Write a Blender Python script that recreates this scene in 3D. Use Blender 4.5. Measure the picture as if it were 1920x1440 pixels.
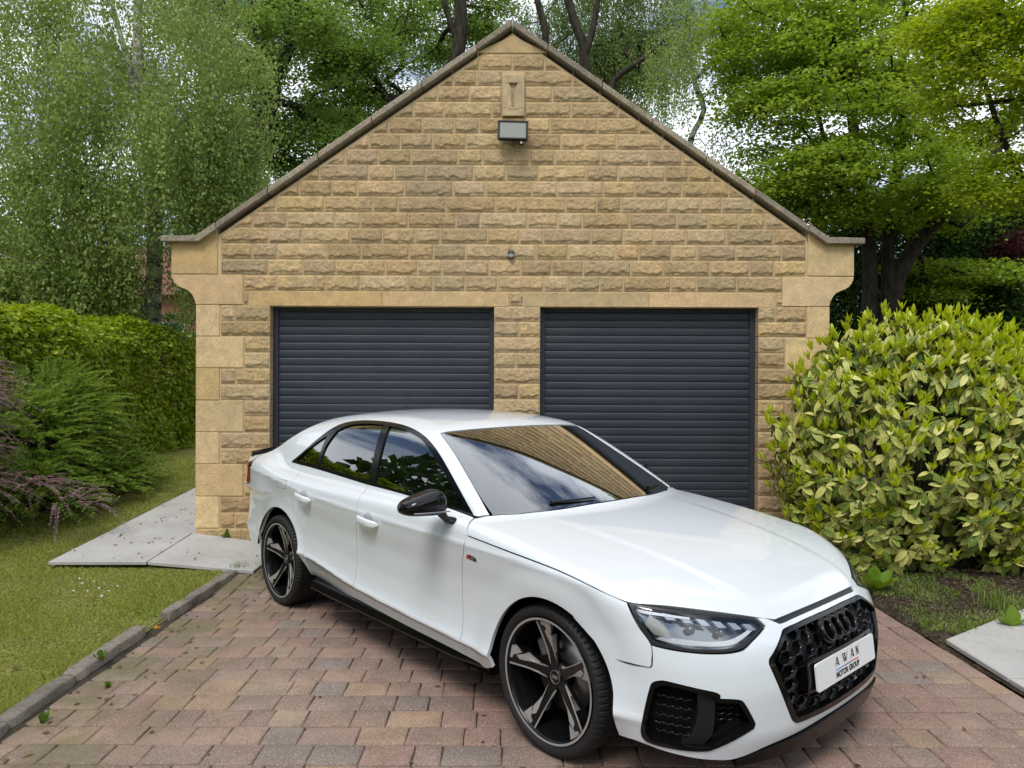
import bpy, bmesh, math, random
import numpy as np
from mathutils import Vector, Matrix, Euler
from mathutils.geometry import delaunay_2d_cdt
random.seed(7); RNG = np.random.default_rng(11)
SC = bpy.context.scene; COL = SC.collection
for _o in list(bpy.data.objects): bpy.data.objects.remove(_o)
# ---------------------------------------------------------------- camera
CAM_H = 1.617
cam = bpy.data.cameras.new('camera'); camo = bpy.data.objects.new('camera', cam); COL.objects.link(camo)
camo.location = (0, 0, CAM_H); camo.rotation_euler = (math.radians(90), math.radians(-0.2), 0)
cam.sensor_width = 36; cam.lens = 1331/1920*36; cam.clip_start = .05; cam.clip_end = 800
SC.camera = camo
# ---------------------------------------------------------------- sky and sun
SUN_EL, SUN_AZ = 56, 196          # azimuth clockwise from +Y (north): behind the camera, a little to the left
w = bpy.data.worlds.new("World"); SC.world = w; w.use_nodes = True
nt = w.node_tree; nt.nodes.clear(); N = nt.nodes.new; L = nt.links.new
out = N('ShaderNodeOutputWorld'); bg = N('ShaderNodeBackground'); bgc = N('ShaderNodeBackground'); mx = N('ShaderNodeMixShader')
sky = N('ShaderNodeTexSky'); sky.sky_type = 'NISHITA'; sky.sun_disc = False
sky.sun_elevation = math.radians(SUN_EL); sky.sun_rotation = math.radians(SUN_AZ); sky.air_density = 1.0; sky.dust_density = .6
L(sky.outputs[0], bg.inputs[0]); bg.inputs[1].default_value = .085
tc = N('ShaderNodeTexCoord'); sep = N('ShaderNodeSeparateXYZ'); L(tc.outputs['Generated'], sep.inputs[0])
ad = N('ShaderNodeMath'); ad.operation = 'ADD'; ad.inputs[1].default_value = .22; L(sep.outputs[2], ad.inputs[0])
mxm = N('ShaderNodeMath'); mxm.operation = 'MAXIMUM'; mxm.inputs[1].default_value = .05; L(ad.outputs[0], mxm.inputs[0])
dv = N('ShaderNodeVectorMath'); dv.operation = 'DIVIDE'; L(tc.outputs['Generated'], dv.inputs[0]); SKY_OFF = (14.4, 8.8, 0)
cmb = N('ShaderNodeCombineXYZ'); 
for i in range(3): L(mxm.outputs[0], cmb.inputs[i])
L(cmb.outputs[0], dv.inputs[1])
n1 = N('ShaderNodeTexNoise'); n1.inputs['Scale'].default_value = 1.15; n1.inputs['Detail'].default_value = 9; n1.inputs['Roughness'].default_value = .58; n1.inputs['Distortion'].default_value = .5
of = N('ShaderNodeVectorMath'); of.operation = 'ADD'; of.inputs[1].default_value = SKY_OFF; L(dv.outputs[0], of.inputs[0]); L(of.outputs[0], n1.inputs['Vector'])
r1 = N('ShaderNodeValToRGB'); r1.color_ramp.elements[0].position = .425; r1.color_ramp.elements[1].position = .52
L(n1.outputs[0], r1.inputs[0])
n2 = N('ShaderNodeTexNoise'); n2.inputs['Scale'].default_value = 2.1; n2.inputs['Detail'].default_value = 6; L(of.outputs[0], n2.inputs['Vector'])
r2 = N('ShaderNodeValToRGB'); r2.color_ramp.elements[0].position = .35; r2.color_ramp.elements[1].position = .66
r2.color_ramp.elements[0].color = (.74, .80, .88, 1); r2.color_ramp.elements[1].color = (.95, .985, 1.04, 1); L(n2.outputs[0], r2.inputs[0])
L(r2.outputs[0], bgc.inputs[0]); bgc.inputs[1].default_value = .98
L(r1.outputs[0], mx.inputs[0]); L(bg.outputs[0], mx.inputs[1]); L(bgc.outputs[0], mx.inputs[2]); L(mx.outputs[0], out.inputs[0])
sun = bpy.data.lights.new('sun', 'SUN'); suno = bpy.data.objects.new('sun', sun); COL.objects.link(suno)
sun.energy = 1.5; sun.angle = math.radians(25); sun.color = (1, .97, .92)
_d = Vector((math.sin(math.radians(SUN_AZ))*math.cos(math.radians(SUN_EL)), math.cos(math.radians(SUN_AZ))*math.cos(math.radians(SUN_EL)), math.sin(math.radians(SUN_EL))))
suno.rotation_euler = _d.to_track_quat('Z', 'Y').to_euler(); suno.location = _d*60
vs = SC.view_settings; vs.view_transform = 'Standard'; vs.look = 'None'; vs.exposure = .64; vs.gamma = 1; vs.use_curve_mapping = False
SC.cycles.max_bounces = 10; SC.cycles.transparent_max_bounces = 12; SC.cycles.use_denoising = True
SC.cycles.diffuse_bounces = 4; SC.cycles.glossy_bounces = 4; SC.cycles.transmission_bounces = 6
# ---------------------------------------------------------------- helpers
def tag(o, label=None, cat=None, group=None, kind=None):
    if label: o['label'] = label
    if cat: o['category'] = cat
    if group: o['group'] = group
    if kind: o['kind'] = kind
    return o
def empty(name, loc=(0, 0, 0), rz=0, label=None, cat=None, group=None):
    o = bpy.data.objects.new(name, None); COL.objects.link(o); o.location = loc; o.rotation_euler = (0, 0, rz); o.empty_display_size = .1
    return tag(o, label, cat, group)
def link(name, me, parent=None, mat=None):
    o = bpy.data.objects.new(name, me); COL.objects.link(o)
    if parent is not None: o.parent = parent
    if mat is not None and not me.materials: me.materials.append(mat)
    return o
def npmesh(name, V, F, smooth=False, uv=None, col=None):
    """V (n,3), F (m,k) all faces of k corners, or a list of such arrays"""
    me = bpy.data.meshes.new(name); V = np.asarray(V, np.float32)
    Fs = [np.asarray(f, np.int32) for f in (F if isinstance(F, list) else [F]) if len(f)]
    me.vertices.add(len(V)); me.vertices.foreach_set('co', V.ravel())
    loops = np.concatenate([f.ravel() for f in Fs]); tot = np.concatenate([np.full(len(f), f.shape[1], np.int32) for f in Fs])
    me.loops.add(len(loops)); me.loops.foreach_set('vertex_index', loops)
    me.polygons.add(len(tot)); st = np.concatenate([[0], np.cumsum(tot)[:-1]]).astype(np.int32)
    me.polygons.foreach_set('loop_start', st)
    if smooth: me.polygons.foreach_set('use_smooth', np.ones(len(tot), bool))
    if uv is not None:
        l = me.uv_layers.new(name='UVMap'); l.data.foreach_set('uv', np.asarray(uv, np.float32)[loops].ravel())
    me.update(calc_edges=True); me.validate()
    return me
def bmesh_to(name, bm, parent=None, mat=None, smooth=False):
    me = bpy.data.meshes.new(name)
    if smooth:
        for f in bm.faces: f.smooth = True
    bm.to_mesh(me); bm.free(); return link(name, me, parent, mat)
def box(bm, x0, x1, y0, y1, z0, z1, bev=0, seg=1):
    r = bmesh.ops.create_cube(bm, size=1); vs = r['verts']
    for v in vs: v.co = Vector((x0 + (v.co.x + .5)*(x1 - x0), y0 + (v.co.y + .5)*(y1 - y0), z0 + (v.co.z + .5)*(z1 - z0)))
    if bev:
        es = list({e for v in vs for e in v.link_edges})
        vs = bmesh.ops.bevel(bm, geom=es, offset=bev, segments=seg, affect='EDGES', profile=.5)['verts']
    return vs
def boxobj(name, x0, x1, y0, y1, z0, z1, bev, mat, parent=None, seg=1):
    bm = bmesh.new(); box(bm, x0, x1, y0, y1, z0, z1, bev, seg); return bmesh_to(name, bm, parent, mat)
def tube(P, R, n=8, cap=True):
    """tube along points P with radii R -> V, F"""
    P = np.asarray(P, float); R = np.broadcast_to(np.asarray(R, float), (len(P),)); V = []
    T = np.gradient(P, axis=0); T /= np.linalg.norm(T, axis=1, keepdims=True) + 1e-9
    up = np.array([0, 0, 1.]) if abs(T[0, 2]) < .9 else np.array([1., 0, 0])
    a = np.cross(T[0], up); a /= np.linalg.norm(a); ang = np.arange(n)*2*np.pi/n
    for i in range(len(P)):
        a = a - T[i]*np.dot(a, T[i]); a /= np.linalg.norm(a) + 1e-9; b = np.cross(T[i], a)
        V.append(P[i] + R[i]*(np.cos(ang)[:, None]*a + np.sin(ang)[:, None]*b))
    V = np.concatenate(V); F = []
    k = np.arange(n); k2 = (k + 1) % n
    for i in range(len(P) - 1): F.append(np.stack([i*n + k, i*n + k2, (i+1)*n + k2, (i+1)*n + k], 1))
    return V, np.concatenate(F)
class Acc:                                          # collects pieces of quads / tris into one mesh
    def __init__(s): s.V = []; s.F = {3: [], 4: []}; s.n = 0; s.U = []
    def add(s, V, F, uv=None):
        V = np.asarray(V, float); F = np.asarray(F)
        s.V.append(V); s.F[F.shape[1]].append(F + s.n); s.n += len(V); s.U.append(np.zeros((len(V), 2)) if uv is None else uv)
    def mesh(s, name, smooth=False):
        return npmesh(name, np.concatenate(s.V), [np.concatenate(f) for f in s.F.values() if f], smooth, np.concatenate(s.U))
    def obj(s, name, parent=None, mat=None, smooth=False): return link(name, s.mesh(name, smooth), parent, mat)
def hash3(ix, iy, iz):
    h = (ix.astype(np.int64)*374761393 + iy.astype(np.int64)*668265263 + iz.astype(np.int64)*2147483647) & 0xffffffff
    h = ((h ^ (h >> 13))*1274126177) & 0xffffffff; h = h ^ (h >> 16)
    return (h & 0xffff)/65535.
def vnoise(x, y, z=0.):
    x, y, z = np.broadcast_arrays(np.asarray(x, float), np.asarray(y, float), np.asarray(z, float))
    i, j, k = np.floor(x), np.floor(y), np.floor(z); fx, fy, fz = x - i, y - j, z - k
    fx, fy, fz = [t*t*(3 - 2*t) for t in (fx, fy, fz)]; r = 0
    for a in (0, 1):
        for b in (0, 1):
            for c in (0, 1):
                r = r + hash3(i+a, j+b, k+c)*(fx if a else 1-fx)*(fy if b else 1-fy)*(fz if c else 1-fz)
    return r
def fbm(x, y, z=0., o=4):
    r, a, t = 0, 1, 0
    for q in range(o):
        s = 2.03**q; r = r + a*vnoise(x*s + 17*q, y*s + 5*q, np.asarray(z)*s + 3*q); t += a; a *= .5
    return r/t
def catmull(pts, step, closed=True, corner=38):
    P = np.asarray(pts, float); n = len(P); out = []
    for i in range(n if closed else n - 1):
        p0, p1, p2, p3 = P[(i-1) % n], P[i], P[(i+1) % n], P[(i+2) % n]
        def tan(a, b, c):
            u, v = b - a, c - b; lu, lv = np.linalg.norm(u), np.linalg.norm(v)
            if lu < 1e-9 or lv < 1e-9: return None
            if np.degrees(np.arccos(np.clip(np.dot(u, v)/lu/lv, -1, 1))) > corner: return None
            return u + v
        d = np.linalg.norm(p2 - p1); m = max(1, int(math.ceil(d/step))); t = np.arange(m)/m
        t1 = tan(p0, p1, p2) if (closed or i > 0) else None; t2 = tan(p1, p2, p3) if (closed or i < n - 2) else None
        e = (p2 - p1)/(d + 1e-12)
        m1 = (e if t1 is None else t1/(np.linalg.norm(t1) + 1e-12))*d; m2 = (e if t2 is None else t2/(np.linalg.norm(t2) + 1e-12))*d
        t = t[:, None]
        out.append((2*t**3 - 3*t**2 + 1)*p1 + (t**3 - 2*t**2 + t)*m1 + (3*t**2 - 2*t**3)*p2 + (t**3 - t**2)*m2)
    if not closed: out.append(P[-1:])
    return np.concatenate(out)
# ---------------------------------------------------------------- materials
def mat(name, color=(.5, .5, .5), rough=.6, metal=0, coat=0, spec=.5, trans=0):
    m = bpy.data.materials.new(name); m.use_nodes = True; b = m.node_tree.nodes['Principled BSDF']
    b.inputs['Base Color'].default_value = (*color, 1); b.inputs['Roughness'].default_value = rough; b.inputs['Metallic'].default_value = metal
    b.inputs['Coat Weight'].default_value = coat; b.inputs['Coat Roughness'].default_value = .03; b.inputs['Specular IOR Level'].default_value = spec
    return m
class NT:
    def __init__(s, m): s.t = m.node_tree; s.b = s.t.nodes.get('Principled BSDF')
    def n(s, typ, **kw):
        x = s.t.nodes.new(typ)
        for k, v in kw.items():
            if k.startswith('i_'):
                key = k[2:].replace('_', ' ')
                x.inputs[int(key) if key.isdigit() else key].default_value = v
            else: setattr(x, k, v)
        return x
    def l(s, a, b): s.t.links.new(a, b)
    def noise(s, vec, scale, detail=4, rough=.55, dist=0):
        x = s.n('ShaderNodeTexNoise', i_Scale=scale, i_Detail=detail, i_Roughness=rough, i_Distortion=dist)
        if vec is not None: s.l(vec, x.inputs['Vector'])
        return x.outputs[0]
    def ramp(s, f, stops):
        x = s.n('ShaderNodeValToRGB'); e = x.color_ramp.elements
        while len(e) < len(stops): e.new(.5)
        for q, (p, c) in zip(e, stops): q.position = p; q.color = (*c, 1) if len(c) == 3 else c
        s.l(f, x.inputs[0]); return x.outputs[0]
    def mix(s, f, a, b, mode='MIX'):
        x = s.n('ShaderNodeMix', data_type='RGBA', blend_type=mode)
        for k, sock, v in ((0, x.inputs[0], f), (1, x.inputs[6], a), (1, x.inputs[7], b)):
            if hasattr(v, 'is_output'): s.l(v, sock)
            elif isinstance(v, (int, float)): sock.default_value = v if k == 0 else (v, v, v, 1)
            else: sock.default_value = (*v, 1)
        return x.outputs[2]
    def math(s, op, a, b=0.):
        x = s.n('ShaderNodeMath', operation=op)
        for k, v in enumerate((a, b)):
            if hasattr(v, 'is_output'): s.l(v, x.inputs[k])
            else: x.inputs[k].default_value = v
        return x.outputs[0]
    def bump(s, h, strength=.5, dist=.01):
        x = s.n('ShaderNodeBump', i_Strength=strength, i_Distance=dist); s.l(h, x.inputs['Height']); s.l(x.outputs[0], s.b.inputs['Normal'])
    def coord(s, out='Object'): return s.n('ShaderNodeTexCoord').outputs[out]
    def pos(s): return s.n('ShaderNodeNewGeometry').outputs['Position']
    def island(s): return s.n('ShaderNodeNewGeometry').outputs['Random Per Island']
    def rnd(s): return s.n('ShaderNodeObjectInfo').outputs['Random']
def stone_mat(name, base, dark, grain=.5, per=True, stain=.35):
    m = mat(name, base, .9, spec=.25); t = NT(m); p = t.pos()
    a = t.noise(p, 9, 6, .65); b = t.noise(p, 38, 5, .65); c = t.noise(p, 105, 4, .75)
    col = t.mix(t.ramp(a, [(.30, (0, 0, 0)), (.75, (1, 1, 1))]), tuple(k*.74 for k in base), tuple(min(1, k*1.16) for k in base))
    if per:
        r = t.rnd(); hsv = t.n('ShaderNodeHueSaturation'); t.l(col, hsv.inputs['Color'])
        t.l(t.math('ADD', t.math('MULTIPLY', r, .012), .496), hsv.inputs['Hue'])
        r2 = t.math('FRACT', t.math('MULTIPLY', r, 37.31)); t.l(t.math('ADD', t.math('MULTIPLY', r2, .36), .82), hsv.inputs['Value'])
        r3 = t.math('FRACT', t.math('MULTIPLY', r, 91.7)); t.l(t.math('ADD', t.math('MULTIPLY', r3, .16), .98), hsv.inputs['Saturation'])
        col = hsv.outputs[0]
        st = t.math('MULTIPLY', t.ramp(t.noise(p, 6.5, 4, .6), [(.55, (0, 0, 0)), (.72, (1, 1, 1))]), t.ramp(r3, [(.5, (.15,)*3), (.95, (1,)*3)]))
    else: st = t.ramp(t.noise(p, 4, 5, .6), [(.52, (0, 0, 0)), (.78, (1, 1, 1))])
    col = t.mix(t.math('MULTIPLY', st, stain), col, dark)
    col = t.mix(t.math('MULTIPLY', t.ramp(b, [(.35, (1,)*3), (.55, (0,)*3)]), grain), col, t.mix(.5, col, dark))
    col = t.mix(t.ramp(c, [(.38, (.55,)*3), (.56, (0,)*3)]), col, dark)
    mp = t.n('ShaderNodeMapping'); mp.inputs['Scale'].default_value = (1.6, 1.6, .55); t.l(p, mp.inputs[0])   # weathering across the whole wall, drawn out down it
    wz = t.noise(mp.outputs[0], 1.3, 5, .62); col = t.mix(t.ramp(wz, [(.36, (.30,)*3), (.58, (0,)*3)]), col, t.mix(.5, col, dark))
    t.l(col, t.b.inputs['Base Color'])
    t.bump(t.math('ADD', t.math('MULTIPLY', b, .7), t.math('MULTIPLY', c, .25)), .55, .006)
    return m
# ---------------------------------------------------------------- car surface (implicit, car space: x forward from the
# front axle, y to the left, z up)
class Sp:                                          # monotone cubic through points
    def __init__(s, *pts):
        p = sorted(pts); s.x = np.array([a for a, b in p], float); s.y = np.array([b for a, b in p], float)
        h = np.diff(s.x); d = np.diff(s.y) / h; m = np.zeros(len(p))
        m[0], m[-1] = d[0], d[-1]
        for i in range(1, len(p) - 1):
            if d[i-1] * d[i] > 0:
                w1, w2 = 2*h[i] + h[i-1], h[i] + 2*h[i-1]
                m[i] = (w1 + w2) / (w1 / d[i-1] + w2 / d[i])
        s.m = m
    def __call__(s, v):
        v = np.asarray(v, float); c = np.clip(v, s.x[0], s.x[-1])
        i = np.clip(np.searchsorted(s.x, c) - 1, 0, len(s.x) - 2)
        h = s.x[i+1] - s.x[i]; t = (c - s.x[i]) / h
        r = (2*t**3 - 3*t**2 + 1)*s.y[i] + (t**3 - 2*t**2 + t)*h*s.m[i] + (3*t**2 - 2*t**3)*s.y[i+1] + (t**3 - t**2)*h*s.m[i+1]
        return r + (v - c) * np.where(v < s.x[0], s.m[0], s.m[-1])
def smax(a, b, k): return np.maximum(a, b) + np.maximum(k - np.abs(a - b), 0)**2 / (4*k)
def smin(a, b, k): return -smax(-a, -b, k)
def sstep(a, b, x):
    t = np.clip((x - a) / (b - a), 0, 1); return t*t*(3 - 2*t)
WB = -2.80; HUB = .325
P_plan = Sp((-3.95, .69), (-3.6, .80), (-3.3, .852), (-2.8, .894), (-2.2, .909), (-1.4, .914), (-.6, .914), (0, .916), (.3, .908), (.55, .888), (.8, .85), (1, .82))
z_low = Sp((-3.9, .47), (-2.3, .452), (-1.62, .390), (-.62, .350), (.4, .33))
z_sh = Sp((-3.9, .955), (-3.0, .925), (-2.2, .868), (-1.5, .848), (-.6, .832), (0, .815), (.5, .78), (.9, .70))
O_sec = Sp((-1.6, -.19), (-1.0, -.130), (-.62, -.070), (-.25, -.034), (-.08, -.015), (0, -.001), (.07, -.012), (.16, -.020), (.35, -.027), (.6, -.024), (.85, -.009), (.96, -.003), (1.0, 0), (1.04, -.007), (1.12, -.017), (1.45, -.068), (1.8, -.16), (2.4, -.34))
def W_side(x, z):
    zl, zs = z_low(x), z_sh(x)
    q = (z - zl) / (zs - zl)
    q = np.where(q < 0, q * 2.1 * (1 - .72*sstep(-2.85, -3.15, x)) * (1 - .35*sstep(.2, .45, x)), q)                 # below the low crease
    w = P_plan(x) + O_sec(q)
    for cx in (0., WB):                             # wheel arch flares
        r = np.hypot(x - cx, (z - HUB))
        w = w + .014 * (1 - sstep(.37, .50, r)) * sstep(.10, .3, z)
    return w
F_c = Sp((.10, .84), (.20, .875), (.30, .902), (.42, .905), (.52, .893), (.60, .868), (.66, .838), (.70, .818), (.75, .79), (.85, .72))
def F_front(y, z): a = np.abs(y); return F_c(z) - (.13*a**2 + .46*a**4)
B_c = Sp((.15, -3.70), (.30, -3.82), (.55, -3.90), (.75, -3.87), (.98, -3.86), (1.02, -3.90), (1.10, -3.92))
def B_rear(y, z): a = np.abs(y); return B_c(z) + .18*a**2 + .30*a**4
H_c = Sp((.9, .62), (.82, .678), (.74, .722), (.6, .780), (.4, .838), (.1, .895), (-.2, .936), (-.5, .965), (-.8, .985), (-2.6, 1.0), (-3.2, 1.035), (-3.5, 1.04), (-3.75, 1.035), (-3.9, 1.04))
def H_top(x, y):
    a = np.abs(y)
    dome = -.0035 * sstep(.43, .49, a + .10*(x - .2)) * sstep(-.5, 0, x)
    return H_c(x) - .036*a**2 - .020*a**4 + dome
G_z = Sp((.90, .850), (.97, .822), (1.05, .790), (1.15, .744), (1.25, .690), (1.32, .642), (1.38, .585), (1.45, .50))
G_x = Sp((-3.6, -.115), (-3.2, -.060), (-2.8, -.025), (-2.2, -.004), (-1.5, 0), (-1.0, -.008), (-.5, -.030), (-.2, -.06))
WS_z = Sp((.80, -.06), (.95, -.315), (1.15, -.69), (1.36, -1.12), (1.45, -1.33))
BL_z = Sp((.95, -3.75), (1.05, -3.50), (1.20, -3.17), (1.36, -2.74), (1.42, -2.50))
R_x = Sp((-3.3, 1.22), (-3.0, 1.325), (-2.75, 1.372), (-2.4, 1.415), (-2.1, 1.432), (-1.8, 1.436), (-1.5, 1.425), (-1.2, 1.39), (-1.0, 1.35), (-.8, 1.29))
def f_body(x, y, z):
    a = np.abs(y)
    low = smax(a - W_side(x, z), z - H_top(x, y), .055)
    low = smax(low, (x - F_front(y, z)), .10)
    low = smax(low, (B_rear(y, z) - x), .12)
    g = smax((a - G_z(z) - G_x(x)) * .88, (z - (R_x(x) - .09*a**2 - .12*a**4)) , .075)
    g = smax(g, (x - (WS_z(z) - .36*a**2)) * .46, .020)
    g = smax(g, ((BL_z(z) + .28*a**2) - x) * .40, .03)
    g = np.maximum(g, .82 - z)
    k = .022 + .10 * sstep(-2.75, -3.25, x)
    return smin(low, g, k)
def grad(x, y, z, e=1e-4):
    g = np.stack([f_body(x+e, y, z) - f_body(x-e, y, z), f_body(x, y+e, z) - f_body(x, y-e, z), f_body(x, y, z+e) - f_body(x, y, z-e)], -1)
    return g / np.linalg.norm(g, axis=-1, keepdims=True)
AZ = .55; AR = .9                                   # axial chart: (x, AR*theta), theta 0 = up, 90 deg = right side (y < 0)
def ax_map(u, v):
    th = v / AR; dy, dz = -np.sin(th), np.cos(th)
    lo, hi = np.zeros_like(u) + .02, np.zeros_like(u) + 1.4
    for _ in range(40):
        m = (lo + hi) / 2; s = f_body(u, m*dy, AZ + m*dz) < 0
        lo = np.where(s, m, lo); hi = np.where(s, hi, m)
    return np.stack([u, lo*dy, AZ + lo*dz], -1)
def ax_inv(p): return np.stack([p[..., 0], AR*np.arctan2(-p[..., 1], p[..., 2] - AZ)], -1)
CX = -.10; CR = .9                                  # nose chart: (CR*azimuth, z); azimuth 0 = ahead, 90 deg = right
def cy_map(u, v):
    th = u / CR; dx, dy = np.cos(th), -np.sin(th)
    lo, hi = np.zeros_like(u) + .02, np.zeros_like(u) + 1.4
    for _ in range(40):
        m = (lo + hi) / 2; s = f_body(CX + m*dx, m*dy, v) < 0
        lo = np.where(s, m, lo); hi = np.where(s, hi, m)
    return np.stack([CX + lo*dx, lo*dy, v], -1)
def cy_inv(p): return np.stack([CR*np.arctan2(-p[..., 1], p[..., 0] - CX), p[..., 2]], -1)

def re_map(u, v):                                   # tail chart: (CR*azimuth from straight back, z)
    th = u / CR; dx, dy = -np.cos(th), -np.sin(th)
    lo, hi = np.zeros_like(u) + .02, np.zeros_like(u) + 1.4
    for _ in range(40):
        m = (lo + hi) / 2; s = f_body(-2.9 + m*dx, m*dy, v) < 0
        lo = np.where(s, m, lo); hi = np.where(s, hi, m)
    return np.stack([-2.9 + lo*dx, lo*dy, v], -1)
YAW = math.radians(-48.287)
# ================================================================ the ground
def step(x, a, b): return sstep(a, b, np.asarray(x, float))
def gz(x, y):                                        # natural ground level
    x, y = np.asarray(x, float), np.asarray(y, float)
    rise = .11*np.clip((y - 5.35)/1.45, 0, 1) + .075*np.clip(y - 6.8, 0, 4) 
    lawn = .035 + .012*np.clip(y - 4, -2, 1.9) + .078*np.clip(y - 5.9, 0, 5) + .02*np.clip(-x - 4, 0, 3)
    bed = .03 + .05*np.clip(y - 4.6, -1, 6)
    l = step(-x, 2.30, 2.33); r = step(x, 2.66, 2.72)
    return rise*(1 - l)*(1 - r) + lawn*l + bed*r
def sheet(name, x0, x1, y0, y1, h, material, dz=0., parent=None, rough=0.):
    X, Y = np.meshgrid(np.arange(x0, x1 + 1e-6, h), np.arange(y0, y1 + 1e-6, h)); Z = gz(X, Y) + dz
    if rough: Z = Z + rough*(fbm(X*4, Y*4) - .5)
    n, m = X.shape; i, j = np.meshgrid(np.arange(n-1), np.arange(m-1), indexing='ij'); i, j = i.ravel(), j.ravel()
    return link(name, npmesh(name, np.stack([X.ravel(), Y.ravel(), Z.ravel()], 1), np.stack([i*m+j, i*m+j+1, (i+1)*m+j+1, (i+1)*m+j], 1), True), parent, material)
m = mat('turf_soil', (.07, .08, .025), 1, spec=.1); t = NT(m); p = t.pos()
c = t.ramp(t.noise(p, 1.7, 6, .62), [(.3, (.19, .225, .040)), (.5, (.26, .26, .070)), (.7, (.15, .21, .030))])
t.l(t.mix(t.ramp(t.noise(p, 60, 4, .7), [(.42, (1,)*3), (.55, (0,)*3)]), c, (.05, .042, .022)), t.b.inputs['Base Color']); t.bump(t.noise(p, 90, 4), .6, .02); TURF = m
m = mat('bed_soil', (.045, .032, .02), 1, spec=.1); t = NT(m); p = t.pos()
t.l(t.ramp(t.noise(p, 26, 6, .7), [(.32, (.018, .012, .008)), (.5, (.055, .040, .026)), (.68, (.13, .105, .075))]), t.b.inputs['Base Color']); t.bump(t.noise(p, 45, 5), 1, .03); SOIL = m
m = mat('jointing_sand', (.10, .085, .06), 1, spec=.1); t = NT(m); p = t.pos()

t.l(t.ramp(t.noise(p, 5, 6, .7), [(.35, (.045, .038, .030)), (.55, (.085, .07, .052)), (.7, (.07, .075, .03))]), t.b.inputs['Base Color']); t.bump(t.noise(p, 200, 3), .8, .01); SAND = m
g = sheet('ground', -120, 120, -60, 160, 4, TURF, -.12); tag(g, kind='structure')
lawn = sheet('lawn', -16.02, -2.32, 1.2, 16, .1, TURF, 0, None, .03); tag(lawn, kind='structure')
bed = sheet('soil_bed', 2.66, 12.02, 3.2, 16, .08, SOIL, 0, None, .05); tag(bed, kind='structure')
drive = sheet('driveway', -2.34, 2.74, .5, 6.9, .1, SAND, -.010); tag(drive, kind='structure')
back = sheet('rear_garden', -3.2, 3.3, 13, 60, 1, TURF, -.3); tag(back, kind='structure')
# ---------------------------------------------------------------- block paving
m = mat('paver', (.25, .2, .16), .88, spec=.3); t = NT(m); p = t.pos(); r = t.rnd()
f = lambda k: t.math('FRACT', t.math('MULTIPLY', r, k))
base = t.ramp(f(7.13), [(0, (.325, .205, .150)), (.24, (.350, .222, .158)), (.48, (.305, .205, .155)), (.70, (.275, .206, .170)), (.74, (.390, .245, .148)), (.83, (.345, .198, .145)), (.94, (.350, .250, .165))])
base.node.color_ramp.interpolation = 'CONSTANT'
hs = t.n('ShaderNodeHueSaturation', i_Saturation=.92); t.l(base, hs.inputs['Color']); t.l(t.math('ADD', t.math('MULTIPLY', f(31.7), .24), .86), hs.inputs['Value'])
c = t.mix(t.ramp(t.noise(p, 4.5, 5, .6), [(.35, (.45,)*3), (.65, (0,)*3)]), hs.outputs[0], (.10, .082, .062))
grit = t.noise(p, 130, 5, .8); c = t.mix(t.ramp(grit, [(.54, (0,)*3), (.64, (.85,)*3)]), c, (.50, .45, .40)); c = t.mix(t.ramp(grit, [(.34, (.8,)*3), (.45, (0,)*3)]), c, (.055, .045, .038))
sx = t.n('ShaderNodeSeparateXYZ'); t.l(p, sx.inputs[0])

mr = t.n('ShaderNodeMapRange', i_From_Min=-2.35, i_From_Max=-1.25, i_To_Min=1., i_To_Max=0.); t.l(sx.outputs[0], mr.inputs[0])
ms = t.math('MULTIPLY', mr.outputs[0], t.ramp(t.noise(p, 3.1, 5, .65), [(.38, (0,)*3), (.62, (.85,)*3)]))
c = t.mix(ms, c, (.135, .130, .055))
t.l(c, t.b.inputs['Base Color']); t.bump(t.math('ADD', t.noise(p, 240, 3), t.math('MULTIPLY', t.noise(p, 30, 3), .6)), .8, .006); PAVER = m
def paver_mesh(w, d, seed, hgt=.045, ch=.005):
    rr = np.random.default_rng(seed); V = []
    n = 3
    def ring(ix, z, jit):
        pts = []
        hw, hd = w/2 - ix, d/2 - ix
        for k in range(n): pts.append((-hw + 2*hw*k/n, -hd))
        for k in range(n): pts.append((hw, -hd + 2*hd*k/n))
        for k in range(n): pts.append((hw - 2*hw*k/n, hd))
        for k in range(n): pts.append((-hw, hd - 2*hd*k/n))
        pts = np.array(pts) + rr.normal(0, jit, (4*n, 2)); cr = .006
        return np.c_[pts, np.full(len(pts), z)]
    q = [ring(0, -hgt, .0), ring(0, -ch, .0012), ring(ch*.8, -.001, .0016), ring(ch*2.4, .0012, .001)]
    V = np.concatenate(q + [np.array([[0, 0, .0016]])]); m = 4*n; k = np.arange(m); k2 = (k+1) % m
    F4 = np.concatenate([np.stack([i*m+k, i*m+k2, (i+1)*m+k2, (i+1)*m+k], 1) for i in range(3)]); F3 = np.stack([3*m+k, 3*m+k2, np.full(m, 4*m)], 1)
    me = npmesh('paver', V, [F4, F3], True); me.materials.append(PAVER); return me
ROW = .1685; LENS = (.125, .168, .225, .262)
PM = {(l, s): paver_mesh(l - .0045, ROW - .005, s*17 + int(l*1000)) for l in LENS for s in range(3)}
BORD = [paver_mesh(.205 - .007, .135, 90 + s) for s in range(3)]
cand = []; rr = random.Random(5)
y = 2.50
while y < 6.72:
    x = -2.31; last = None; first = True
    while x < 2.50:
        l = rr.choices(LENS, (1, 2.6, 3.2, 1.5))[0]
        if x + l > 2.36: l = round(2.512 - x, 3)
        if .05 < l and x < 2.49: cand.append((x + l/2, y + ROW/2, l, rr.randrange(3), 0))
        x += l
    y += ROW
y = 2.6
while y < 6.7: cand.append((2.585, y, .205, rr.randrange(3), 1)); y += .205
def cpj(x, y, z): return 960 + 1331*x/y, 720 - 1331*(z - CAM_H)/y
vis = []; rest = []
ch, sh = math.cos(YAW), math.sin(YAW)
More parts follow.
